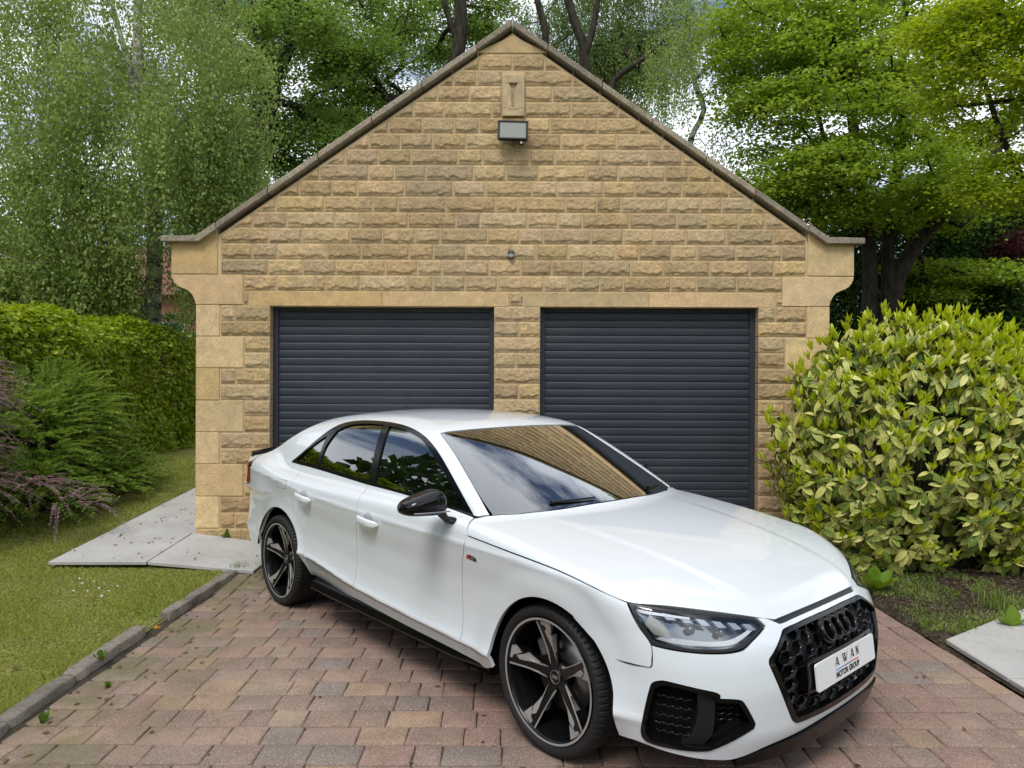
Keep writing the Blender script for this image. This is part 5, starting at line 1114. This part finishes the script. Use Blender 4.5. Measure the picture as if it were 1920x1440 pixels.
for uc in (.70, .59):
    p = cy_map(np.array([uc]), np.array([.668 if uc > .65 else .655]))[0]; nrm = grad(*[np.array([q]) for q in p])[0]
    for s, par in ((1, HLP[0]), (-1, HLP[1])):
        bm = bmesh.new(); bmesh.ops.create_uvsphere(bm, u_segments=16, v_segments=10, radius=.019 if uc > .65 else .016)
        o = bmesh_to('projector', bm, par, mat('projector', (.10, .11, .12), .05, coat=1), True); o.location = (p[0] - nrm[0]*.035, s*(p[1] - nrm[1]*.035), p[2])
# corner intakes
inn = [(.852, .294), (.822, .462), (.785, .478), (.640, .448), (.636, .428), (.560, .417), (.520, .336), (.648, .256), (.740, .252), (.835, .260)]
ITP = []
for s in (1, -1):
    e = empty('air_intake'); e.parent = CAR; ITP.append(e)
ip = lambda name, d, m: pair(name, d, m, ITP)
ip('intake_frame', panel(cy_map, intake, [inn], gap=.001, hole_gap=0, off=.004, depth=.035, h=.014), BLACK)
ip('intake_back', panel(cy_map, intake, off=-.055, depth=0), DARK)
ip('intake_blade', panel(cy_map, [(.740, .252), (.668, .252), (.640, .300), (.632, .448), (.690, .458), (.690, .36), (.715, .28)], off=-.016, depth=.04, h=.014), SATIN)
ip('intake_scoop', panel(cy_map, [(.640, .29), (.638, .262), (.562, .300), (.540, .335), (.560, .35), (.60, .33)], off=-.020, depth=.03, h=.012), BLACK)
acc = Acc(); acm = Acc()
for rows, (u0, u1), n in (((.285, .320, .355, .390, .425), (.825, .705), 40), ((.345, .367, .389, .408), (.628, .548), 26)):
    for z0 in rows:
        u = np.linspace(u0, u1, n); zz = z0 + .008*np.abs(((u - u0)/.028 % 1)*2 - 1) - .1*(u0 - u)
        p = cy_map(u, zz); g = grad(p[:, 0], p[:, 1], p[:, 2]); V, F = tube(p - g*.030, .0028, 5); acc.add(V, F); acm.add(V*[1, -1, 1], F[:, ::-1])
acc.obj('intake_fin', ITP[0], BLACK); acm.obj('intake_fin', ITP[1], BLACK)
# splitter under the bumper
sp = [(0, .262), (.162, .260), (.30, .248), (.436, .229), (.562, .191), (.565, .172), (.43, .175), (.2, .178), (0, .178)]
skin('front_splitter', both(panel(cy_map, sp, off=.010, depth=.05, seam=0, h=.02)), mat('splitter_black', (.003, .003, .0035), .25, spec=.22))
# side skirts
for s in (1, -1):
    X = np.linspace(-2.27, -.40, 40); acc = Acc(); e = np.clip((X + .66)/.26, 0, 1)
    base = -(P_plan(X) - .052)
    sec = [(-.02, .298), (.003, .287), (.010, .268), (.019, .248), (.021, .240), (.012, .231), (-.09, .228)]
    VV = np.stack([np.stack([X, (base - (o if o < 0 else o*(1 - .7*e))) * s, z + .018*e*(z < .26)], 1) for o, z in sec], 1)
    n, m = VV.shape[:2]; i, j = np.meshgrid(np.arange(n-1), np.arange(m-1), indexing='ij'); i, j = i.ravel(), j.ravel()
    F = np.stack([i*m+j, i*m+j+1, (i+1)*m+j+1, (i+1)*m+j], 1); acc.add(VV.reshape(-1, 3), F if s > 0 else F[:, ::-1]); acc.obj('side_skirt', CAR, BLACK, True)
# wheel arch liners, floor
for cx, cz, r in ((.025, .32, .40), (-2.765, .33, .41)):
    for s in (1, -1):
        a = np.radians(np.linspace(-12, 192 if cx > -1 else 172, 30)); acc = Acc(); ys = [.885, .86, .62, .45]
        rr = [r - .026, r - .004, r, r]
        V = np.concatenate([np.stack([cx + q*np.cos(a), np.full(30, s*y), cz + q*np.sin(a)], 1) for y, q in zip(ys, rr)]); k = np.arange(29)
        acc.add(V, np.concatenate([np.stack([i*30+k, i*30+k+1, (i+1)*30+k+1, (i+1)*30+k], 1) for i in range(3)]))
        c = np.stack([np.full(30, 0), np.full(30, 0)], 1); Vc = np.concatenate([V[-30:], [[cx, s*.45, cz]]]); acc.add(Vc, np.stack([k, k+1, np.full(29, 30)], 1)); acc.obj('wheel_arch_liner', CAR, DARK, True)
bm = bmesh.new(); box(bm, -3.7, .70, -.60, .60, .19, .235, .01); box(bm, -2.30, -.42, -.84, .84, .20, .25, .01); bmesh_to('underbody', bm, CAR, DARK)
# ---------------------------------------------------------------- wheels
TYRE = mat('tyre', (.016, .016, .017), .62, spec=.35); ALU = mat('machined_alloy', (.42, .40, .385), .36, .4); GUN = mat('black_alloy', (.006, .006, .0065), .22, spec=.35)
STEEL = mat('brake_disc', (.30, .29, .28), .35, .9); CALI = mat('caliper', (.16, .16, .165), .45, .5)
def lathe(prof, n=96, mod=None):
    a = np.arange(n)*2*np.pi/n; V = []
    for i, (r, y) in enumerate(prof):
        R = np.full(n, r) if mod is None else r - mod(i, a); V.append(np.stack([R*np.sin(a), np.full(n, y), R*np.cos(a)], 1))
    k = np.arange(n); k2 = (k+1) % n
    return np.concatenate(V), np.concatenate([np.stack([i*n+k, i*n+k2, (i+1)*n+k2, (i+1)*n+k], 1) for i in range(len(prof)-1)])
RIM = .266
tyre_p = [(.257, .060), (.264, .088), (.2735, .104), (.290, .112), (.305, .1115), (.3155, .103), (.321, .092), (.3245, .078), (.325, .056), (.3185, .055), (.3185, .047), (.325, .046), (.3255, .018), (.319, .017), (.319, .008), (.3255, .007)]
tyre_p = tyre_p + [(r, -y) for r, y in tyre_p[::-1]]
NSEG = 360
def tread(i, a):
    z = np.zeros_like(a); q = (np.arange(len(a)) % 5 == 0)
    if i in (5, 6, 7) or i in (24, 25, 26): return np.where(q, .006, 0)
    if i in (8, 11, 12, 15, 16, 19, 20, 23): return np.where(np.arange(len(a)) % 10 == 3, .005, 0)
    return z
def poly_extrude(acc, P, z0, z1):                    # P: (n,2) in wheel plane (t, radial) CCW; faces toward +y (outer)
    P = np.asarray(P, float); n = len(P); V = np.concatenate([np.stack([P[:, 0], np.full(n, z1) if np.isscalar(z1) else z1, P[:, 1]], 1), np.stack([P[:, 0], np.full(n, z0), P[:, 1]], 1)])
    c = V[:n].mean(0); V = np.concatenate([V, [c]]); k = np.arange(n); k2 = (k+1) % n
    acc.add(V, np.stack([k, k2, np.full(n, 2*n)], 1)); acc.add(V[:2*n], np.stack([k, n+k, n+k2, k2], 1))
def spoke_dish(r): return .040 + .052*np.clip((r - .05)/.19, 0, 1)**1.5
def wheel(parent_x, side):
    Wh = empty('wheel'); Wh.parent = CAR; Wh.location = (parent_x, side*(.772 if parent_x > -1 else .762), HUB)
    Wh.scale = (1, side, 1)
    V, F = lathe(tyre_p, NSEG, tread); me = npmesh('tyre', V, F, False)
    sm = np.ones(len(me.polygons), bool); me.polygons.foreach_set('use_smooth', np.arange(len(sm))//NSEG < 5); link('tyre', me, Wh, TYRE)
    V, F = lathe([(RIM+.003, .104), (RIM+.001, .107), (RIM-.010, .104), (RIM-.016, .092), (RIM-.022, .05), (RIM-.026, -.10)], 96); npm = npmesh('rim', V, F, True); link('rim', npm, Wh, GUN)
    V, F = lathe([(RIM+.0015, .1072), (RIM-.008, .1062)], 96); link('rim_edge', npmesh('rim_edge', V, F, True), Wh, ALU)
    dark, bright = Acc(), Acc()
    for k in range(5):
        ang = math.radians(72*k + (12 if parent_x > -1 else 3)); R = np.array([[math.cos(ang), -math.sin(ang)], [math.sin(ang), math.cos(ang)]])
        def ex(acc, P, rise, drop=.03):
            P = np.asarray(P, float)*[1, 1.055]; z1 = spoke_dish(np.hypot(P[:, 0], P[:, 1])) + rise; Q = P @ R.T; poly_extrude(acc, Q[::-1], float(z1.min() - drop), z1[::-1])
        ex(dark, [(-.025, .030), (.025, .030), (.0215, .10), (.029, .145), (.037, .178), (.064, .238), (.052, .2435), (-.0265, .2435), (-.0205, .16), (-.0205, .10)], 0)
        ex(bright, [(-.0245, .050), (-.0185, .052), (-.0155, .10), (-.0150, .16), (-.0185, .238), (-.0260, .238), (-.0205, .16), (-.0205, .10)], .0025, .006)
        ex(bright, [(.0175, .052), (.0240, .050), (.0215, .10), (.0295, .142), (.0375, .174), (.025, .206), (.0085, .192), (.0115, .14), (.0150, .10)], .0025, .006)
        ex(bright, [(.0425, .182), (.066, .234), (.056, .2405), (.006, .2418), (.004, .225), (.022, .220)], .0025, .006)
    d = dark.obj('spoke', Wh, GUN); d.data.update(); bright.obj('spoke_face', Wh, ALU)
    V, F = lathe([(.0, .049), (.030, .049), (.034, .046), (.038, .040), (.060, .036), (.064, .0)], 40); link('hub', npmesh('hub', V, F, True), Wh, GUN)
    acc = Acc()
    for k in range(4):
        a = np.linspace(0, 2*np.pi, 20)[:-1]; V, F = tube(np.stack([(k-1.5)*.0085 + .0062*np.cos(np.r_[a, a[:1]]), np.full(20, .0495), .0062*np.sin(np.r_[a, a[:1]])], 1), .0008, 4); acc.add(V, F)
    a = np.linspace(0, 2*np.pi, 40); V, F = tube(np.stack([.0285*np.cos(a), np.full(40, .0495), .0285*np.sin(a)], 1), .0010, 4); acc.add(V, F); acc.obj('hub_emblem', Wh, ALU)
    V, F = lathe([(.05, -.012), (.165, -.012), (.165, -.034), (.05, -.034)], 64); link('brake_disc', npmesh('brake_disc', V, F, False), Wh, STEEL)
    bm = bmesh.new(); box(bm, -.075, .075, -.05, .02, -.04, .04, .012, 2); o = bmesh_to('caliper', bm, Wh, CALI, False); t = math.radians(120 if parent_x > -1 else 60); o.location = (math.cos(t)*.14, 0, math.sin(t)*.14); o.rotation_euler = (0, -t + math.pi/2, 0)
    return Wh
for x in (-.005, WB):
    for s in (-1, 1): wheel(x, s)
# ---------------------------------------------------------------- mirrors
def blob(secs, n=20, p=2.6):                         # sections: (centre, half-width dir a, half-height dir b) super-ellipses
    a = np.arange(n)*2*np.pi/n; c, s = np.cos(a), np.sin(a); ce, se = np.sign(c)*np.abs(c)**(2/p), np.sign(s)*np.abs(s)**(2/p); V = []
    for ctr, A, B in secs: V.append(np.asarray(ctr) + ce[:, None]*np.asarray(A) + se[:, None]*np.asarray(B))
    V = np.concatenate(V); k = np.arange(n); k2 = (k+1) % n; m = len(secs)
    return V, np.concatenate([np.stack([i*n+k, i*n+k2, (i+1)*n+k2, (i+1)*n+k], 1) for i in range(m-1)])
for s in (-1, 1):
    M_ = empty('door_mirror'); M_.parent = CAR
    if s > 0:                                        # the far mirror is folded back along the door
        t_ = math.radians(68); pv = Vector((-.70, .90, 0)); M_.rotation_euler = (0, 0, t_); M_.location = pv - Matrix.Rotation(t_, 3, 'Z') @ pv + Vector((-.12, -.015, -.02))
    hs = []
    for t in np.linspace(0, 1, 21):                  # t from the inner to the outer end
        e = max(.012, 1 - abs(2*t - 1)**4.5)**.5; top = (.112 - .070*t)*e*(.80 + .20*math.sin(min(1, t*3.2)*math.pi/2)); bot = (.042 - .012*t)*e
        hs.append(((-.690 - .045*t, s*(.925 + .235*t), 1.000 + (top - bot)/2), (.072*e, 0, 0), (0, 0, (top + bot)/2)))
    V, F = blob(hs, 28, 2.7); acc = Acc(); acc.add(V, F); acc.obj('mirror_shell', M_, BLACK, True)
    acc = Acc()
    V, F = blob([((-.700, s*.850, .912), (.045, 0, 0), (0, s*.01, .026)), ((-.700, s*.885, .918), (.044, 0, 0), (0, s*.01, .028)), ((-.700, s*.925, .945), (.046, 0, 0), (0, s*.022, .022)), ((-.700, s*.955, .985), (.050, 0, 0), (0, s*.028, .016))], 14); acc.add(V, F); acc.obj('mirror_arm', M_, SATIN, True)
    P = [(-.628 - .02*t - .05*max(0, t-.75), s*(.935 + .190*t), .985 + .004*t) for t in np.linspace(0, 1, 9)]
    acc = Acc(); V, F = tube(P, [.004]*9, 6); acc.add(V, F); acc.obj('mirror_indicator', M_, mat('indicator', (.30, .30, .32), .1, .5), True)
# ---------------------------------------------------------------- door handles, fuel flap line, badge, aerial, wipers
for (x, v), par in zip(((-2.31, 1.128), (-1.455, 1.160)), ((RD), (FD))):
    p0 = ax_map(np.array([x]), np.array([v]))[0]
    for s, pr in ((-1, par[0]), (1, par[1])):
        secs = []
        for t in np.linspace(-1, 1, 13):
            e = (1 - abs(t)**6)**.5*.9 + .1; zz = p0[2] + .006*t*-1
            q = ax_map(np.array([x + t*.112]), np.array([v + t*.008]))[0]
            lift = .036*(1 - abs(t)**4) + .002
            secs.append(((q[0], s*(abs(q[1]) + lift), q[2]), (0, s*.012*e, 0), (0, 0, .0225*e)))
        V, F = blob(secs, 12, 3); acc = Acc(); acc.add(V, F); acc.obj('handle', pr, PAINT, True)
    cup = [(x + .052*math.cos(a), v - .008 + .036*math.sin(a)) for a in np.linspace(0, 2*np.pi, 15)[:-1]]
    d = panel(ax_map, cup, off=.0012, depth=0, h=.012); pair('handle_cup_shade', d, mat('recess_shade', (.46, .48, .50), .35), par)  # flat patch on the door skin, its grey painted as the cup's shade
flap = [(-2.765, 1.062), (-2.63, 1.060), (-2.625, 1.10), (-2.765, 1.105)]
fl = catmull([(-2.775, 1.055), (-2.62, 1.053), (-2.612, 1.062), (-2.614, 1.098), (-2.626, 1.106), (-2.765, 1.109), (-2.775, 1.10)], .012)
p = ax_map(fl[:, 0], fl[:, 1]); V, F = tube(np.r_[p, p[:1]], .0012, 4); acc = Acc(); acc.add(V, F); acc.obj('fuel_flap_gap', CAR, SATIN)
bd = panel(ax_map, [(-.522, 1.184), (-.500, 1.183), (-.508, 1.201), (-.530, 1.202)], off=.003, depth=.004, h=.01, smooth=False); skin('wing_badge_red', bd, mat('badge_red', (.55, .01, .015), .25))
bd = panel(ax_map, [(-.499, 1.184), (-.458, 1.190), (-.452, 1.206), (-.508, 1.201)], off=.003, depth=.004, h=.01, smooth=False); skin('wing_badge', bd, BLACK)
b2 = panel(ax_map, [(-.492, 1.189), (-.466, 1.193), (-.464, 1.198), (-.495, 1.195)], off=.0045, depth=.002, h=.01, smooth=False); skin('wing_badge_bar', b2, CHROME)
acc = Acc(); z0 = float(R_x(-2.42)); secs = [((-2.47 + .13*t, 0, z0 - .006 + .0), (.0, .020*(1 - t)**.6 + .002, 0), (0.0, 0, .001 + .035*(1 - t)**.9*min(1, t*9 + .3))) for t in np.linspace(0, 1, 9)]
V, F = blob(secs, 10, 2); acc.add(V, F); acc.obj('roof_aerial', CAR, BLACK, True)
for y0, y1 in ((-.40, -.12), (.40, .66)):
    ys = np.linspace(y0, y1, 14); vv = []
    for y in ys:
        xx = -.392 - .36*y*y - .0; zz = .985 - .03*y*y; 
        q = ax_map(np.array([xx]), AR*np.arctan2(-np.array([y]), np.array([zz - AZ])))[0]; g = grad(*[np.array([c]) for c in q])[0]; vv.append(q + g*.006)
    V, F = tube(vv, np.linspace(.009, .005, 14), 6); acc = Acc(); acc.add(V, F); acc.obj('wiper', CAR, SATIN, True)
# ---------------------------------------------------------------- cabin
TRIMC = mat('cabin_trim', (.02, .02, .022), .6); SEATM = mat('seat_leather', (.018, .018, .02), .5)
V, F = blob([((-.62, -.70, .86), (.13, 0, 0), (0, 0, .07)), ((-.58, -.35, .90), (.17, 0, 0), (0, 0, .075)), ((-.56, 0, .89), (.19, 0, 0), (0, 0, .07)), ((-.58, .35, .90), (.17, 0, 0), (0, 0, .06)), ((-.62, .70, .86), (.13, 0, 0), (0, 0, .07))], 18, 3)
acc = Acc(); acc.add(V, F); acc.obj('dashboard', CAR, TRIMC, True)
a = np.linspace(0, 2*np.pi, 37); cx_, cy_, cz_ = -.83, -.36, .90; tl = math.radians(25)
V, F = tube(np.stack([cx_ - .185*np.sin(a)*math.sin(tl), cy_ + .185*np.cos(a), cz_ + .185*np.sin(a)*math.cos(tl)], 1), .015, 8); acc = Acc(); acc.add(V, F)
for an in (0, math.pi, -math.pi/2):
    V, F = tube([(cx_, cy_, cz_), (cx_ - .18*math.sin(an)*math.sin(tl), cy_ + .18*math.cos(an), cz_ + .18*math.sin(an)*math.cos(tl))], .018, 6); acc.add(V, F)
acc.obj('steering_wheel', CAR, TRIMC, True)
def seat(x, y, w, back=.62):
    S = empty('seat'); S.parent = CAR
    V, F = blob([((x+.25, y, .47), (0, w, 0), (0, 0, .05)), ((x+.15, y, .50), (0, w, 0), (0, 0, .07)), ((x-.25, y, .47), (0, w, 0), (0, 0, .07)), ((x-.28, y, .45), (0, w*.9, 0), (0, 0, .04))], 16, 4); acc = Acc(); acc.add(V, F); acc.obj('cushion', S, SEATM, True)
    V, F = blob([((x-.22, y, .46), (0, w, 0), (.06, 0, 0)), ((x-.30, y, .70), (0, w, 0), (.07, 0, 0)), ((x-.38, y, .95), (0, w*.92, 0), (.05, 0, 0)), ((x-.41, y, 1.04), (0, w*.6, 0), (.03, 0, 0))], 16, 4); acc = Acc(); acc.add(V, F); acc.obj('backrest', S, SEATM, True)
    for hy in ([0] if w < .4 else [-.36, 0, .36]):
        V, F = blob([((x-.40, y+hy, 1.06), (0, .10, 0), (.035, 0, 0)), ((x-.42, y+hy, 1.14), (0, .13, 0), (.05, 0, 0)), ((x-.43, y+hy, 1.22), (0, .10, 0), (.035, 0, 0))], 14, 3); acc = Acc(); acc.add(V, F); acc.obj('headrest', S, SEATM, True)
seat(-1.25, -.37, .26); seat(-1.25, .37, .26); seat(-2.15, 0, .60)
bm = bmesh.new(); box(bm, -2.9, -.6, -.78, .78, .25, .28); box(bm, -2.4, -1.3, -.40, .40, 1.345, 1.36); box(bm, -3.3, -2.55, -.62, .62, .95, .97)
for s in (-1, 1): box(bm, -2.4, -.65, s*.775 - .02, s*.775 + .02, .28, .93)
bmesh_to('cabin_lining', bm, CAR, TRIMC)
# ================================================================ small plants and litter
rng = np.random.default_rng(5)
def blade_leaf(l, w, bend, n=6):
    u = np.linspace(0, 1, n); ww = w*np.sin(np.pi*np.clip(u*.86 + .10, 0, 1))**.7; V = []
    for a, b in zip(u, ww):
        x = l*math.cos(bend*a)*a; z = l*math.sin(bend*a*.5 + .2)*a*.6
        V += [(x, -b/2, z + b*.18), (x, 0, z), (x, b/2, z + b*.18)]
    F = [(i*3+k, (i+1)*3+k, (i+1)*3+k+1, i*3+k+1) for i in range(n-1) for k in (0, 1)]; return np.array(V), np.array(F)
HOSTA = leaf_mat('lush_leaf', [(0, (.11, .22, .02)), (1, (.24, .36, .04))], .3, .35, 4., spec=.5)
WEED = leaf_mat('weed_leaf', [(0, (.07, .14, .02)), (1, (.16, .24, .04))], .3, .5, 6.)
def rosette(name, label, x, y, z, spec, m_, cat, seed):
    """spec: list of (azimuth, tilt up, length, width, bend)"""
    r = np.random.default_rng(seed); root = empty(name, (x, y, z), 0, label, cat)
    for az, tilt, l, w_, b in spec:
        V, F = blade_leaf(l, w_, b); me = npmesh('leaf', V, F, True); o = link('leaf', me, root, m_); o.rotation_euler = (r.normal()*.15, -tilt, az)
    return root
gzf = lambda x, y: float(gz(x, y))
P = lambda px, py, z=.04: ((px - 960)*(CAM_H - z)/(py - 720), 1331*(CAM_H - z)/(py - 720))
x, y = P(1640, 1112)
rosette('broad_leaf_plant', 'bright green broad leaved plant at the foot of the laurel beside the bonnet', x, y, gzf(x, y), [(a, t, l*.85, .11, .5) for a, t, l in ((3.0, .7, .24), (2.4, 1.0, .22), (1.6, 1.25, .24), (.7, 1.1, .22), (.1, .55, .26), (-.4, .3, .25), (-1.0, .35, .24), (3.6, .5, .2), (-1.8, .6, .16), (2.0, 1.3, .2))], HOSTA, 'plant', 1)
x, y = P(1898, 1172)
rosette('broad_leaf_plant', 'small bright green plant at the corner of the right hand slab', x, y, gzf(x, y), [(a, t, l*.85, .09, .5) for a, t, l in ((1.6, 1.25, .19), (2.6, .7, .15), (.5, .7, .16), (-.3, .35, .17), (3.4, .4, .14))], HOSTA, 'plant', 2)
def tuft(name, label, x, y, n, h, seed, m_, cat='plant', spread=.05):
    r = np.random.default_rng(seed); root = empty(name, (x, y, gzf(x, y)), 0, label, cat); acc = Acc()
    for k in range(n):
        a = r.uniform(0, 6.28); hh = h*r.uniform(.5, 1.1); ln = hh*r.uniform(.15, .7); b = np.array([r.normal()*spread, r.normal()*spread, 0]); t_ = np.linspace(0, 1, 4); w_ = .0035
        c = b + np.stack([np.cos(a)*ln*t_**2, np.sin(a)*ln*t_**2, hh*t_*(1 - .15*t_)], 1); s = np.array([-np.sin(a), np.cos(a), 0])
        V = np.concatenate([c + s*w_*(1.02 - t_)[:, None], c - s*w_*(1.02 - t_)[:, None]]); acc.add(V, np.array([[i, i+1, 5+i, 4+i] for i in range(3)]))
    o = acc.obj('blade', root, m_); o['kind'] = 'stuff'; return root
for px, py, n, h, sd, lb in ((1868, 1140, 110, .22, 3, 'tuft of long grass between the laurel and the right slab'), (1885, 1085, 40, .45, 4, 'thin tall grass stems at the foot of the laurel'), (452, 1072, 70, .10, 5, 'mossy weed clump where the slab meets the kerb end')):
    x, y = P(px, py); tuft('grass_tuft', lb, x, y, n, h, sd, L_GR2 if sd != 5 else WEED, 'grass')
for px, py, lb, s in ((426, 1008, 'green weed growing at the foot of the left stone pier', .09), (206, 1292, 'small weed at the base of the near kerb stones', .05), (82, 1360, 'broad weed leaf by the kerb at the lower left', .06), (190, 1255, 'little weed growing up the face of the longest kerb stone', .07)):
    x, y = P(px, py, .12 if px == 426 else .0); y = min(y, FY - .06); x = (px - 960)*y/1331
    rosette('weed', lb, x, y, gzf(x, y) + (.02 if px == 426 else 0), [(rng.uniform(0, 6.28), rng.uniform(.3, 1.3), s*rng.uniform(.7, 1.2), s*.45, .5) for k in range(7)], WEED, 'weed', int(px))
# dandelion head lying by the broken kerb
x, y = P(297, 1182, .05); D_ = empty('dandelion', (x, y, .055), 0, 'yellow dandelion flower at the gap in the kerb', 'flower'); acc = Acc(); r = np.random.default_rng(8)
for k in range(60):
    a = r.uniform(0, 6.28); e = r.uniform(.1, 1.3); d = np.array([math.cos(a)*math.cos(e), math.sin(a)*math.cos(e), math.sin(e)]); V, F = leaves(np.array([d*.012]), d[None], np.array([[-d[1], d[0], .3]]), .022, .005); acc.add(V, F)
o = acc.obj('petals', D_, mat('dandelion_yellow', (.75, .42, .01), .6)); V, F = tube([(0, 0, 0), (.02, .05, -.03), (.05, .12, -.045)], .002, 5); acc = Acc(); acc.add(V, F); acc.obj('stem', D_, WEED)
# daisies in the lawn: each a white flower
DAI = mat('daisy_white', (.75, .75, .72), .6); base = None; k = 0
for px, py in ((190, 1096), (165, 1112), (196, 1098), (178, 1095), (205, 1112), (192, 1121), (155, 1098), (222, 1103), (33, 1232), (68, 1224), (96, 1104), (150, 1090), (172, 1118), (187, 1107), (139, 1112)):
    x, y = P(px, py, .07); z = gzf(x, y) + .026
    if base is None:
        acc = Acc(); 
        for q in range(11):
            a = q*6.28/11; d = np.array([math.cos(a), math.sin(a), .15]); V, F = leaves(np.array([d*.009]), d[None], np.array([[0, 0, 1.]]), .013, .0055); acc.add(V, F)
        me = acc.mesh('daisy'); me.materials.append(DAI); base = me
    o = bpy.data.objects.new('daisy', base); COL.objects.link(o); o.location = (x, y, z); o.scale = (.62,)*3; o.rotation_euler = (.3, rng.normal()*.3, rng.uniform(0, 6)); tag(o, 'tiny white daisy in the lawn grass', 'flower', 'daisies in the lawn')
# fallen leaves on the slabs, lawn and paving
LIT = leaf_mat('dead_leaf', [(0, (.07, .035, .018)), (.5, (.13, .065, .03)), (1, (.24, .15, .07))], .1, .8, 6.)
C, N_ = [], []
def lit(n, xr_, yr_, zf, cl=None):
    x = rng.uniform(*xr_, n); y = rng.uniform(*yr_, n); C.append(np.c_[x, y, zf(x, y)])
lit(44, (-3.85, -3.05), (5.98, 8.4), lambda x, y: zp(y) + .006); lit(14, (-3.05, -2.2), (5.98, 6.6), lambda x, y: .145 - (x + 3.05)*.075 + .004 + 0*y); lit(60, (-5.2, -2.4), (3.2, 5.9), lambda x, y: gz(x, y) + .02); lit(34, (-2.28, -1.9), (3.0, 5.9), lambda x, y: gz(x, y) + .008); lit(160, (2.75, 4.3), (4.9, 5.9), lambda x, y: gz(x, y) + .03); lit(26, (-1.9, 2.4), (2.9, 4.2), lambda x, y: gz(x, y) + .007)
C = np.concatenate(C); m = len(C); V, F = leaves(C, rng.normal(size=(m, 3))*[1, 1, .12], rng.normal(size=(m, 3))*.25 + [0, 0, 1], .038*rng.uniform(.5, 1.3, m), .020, .15)
o = link('fallen_leaves', npmesh('fallen_leaves', V, F), None, LIT); tag(o, 'scattered brown fallen leaves on slabs, lawn and soil', 'leaves', kind='stuff')
# bark chips and twigs on the bare soil
n = 1500; x = rng.uniform(2.75, 4.4, n); y = rng.uniform(4.75, 5.9, n); V, F = leaves(np.c_[x, y, gz(x, y) + .012], rng.normal(size=(n, 3))*[1, 1, .25], rng.normal(size=(n, 3))*.4 + [0, 0, 1], rng.uniform(.015, .06, n), rng.uniform(.004, .010, n), .2)
o = link('bark_litter', npmesh('bark_litter', V, F), None, leaf_mat('bark_chip', [(0, (.05, .035, .025)), (.6, (.16, .125, .09)), (1, (.34, .30, .24))], .05, .9, 4.)); tag(o, 'bark chips and twigs on the bare soil', 'litter', kind='stuff')
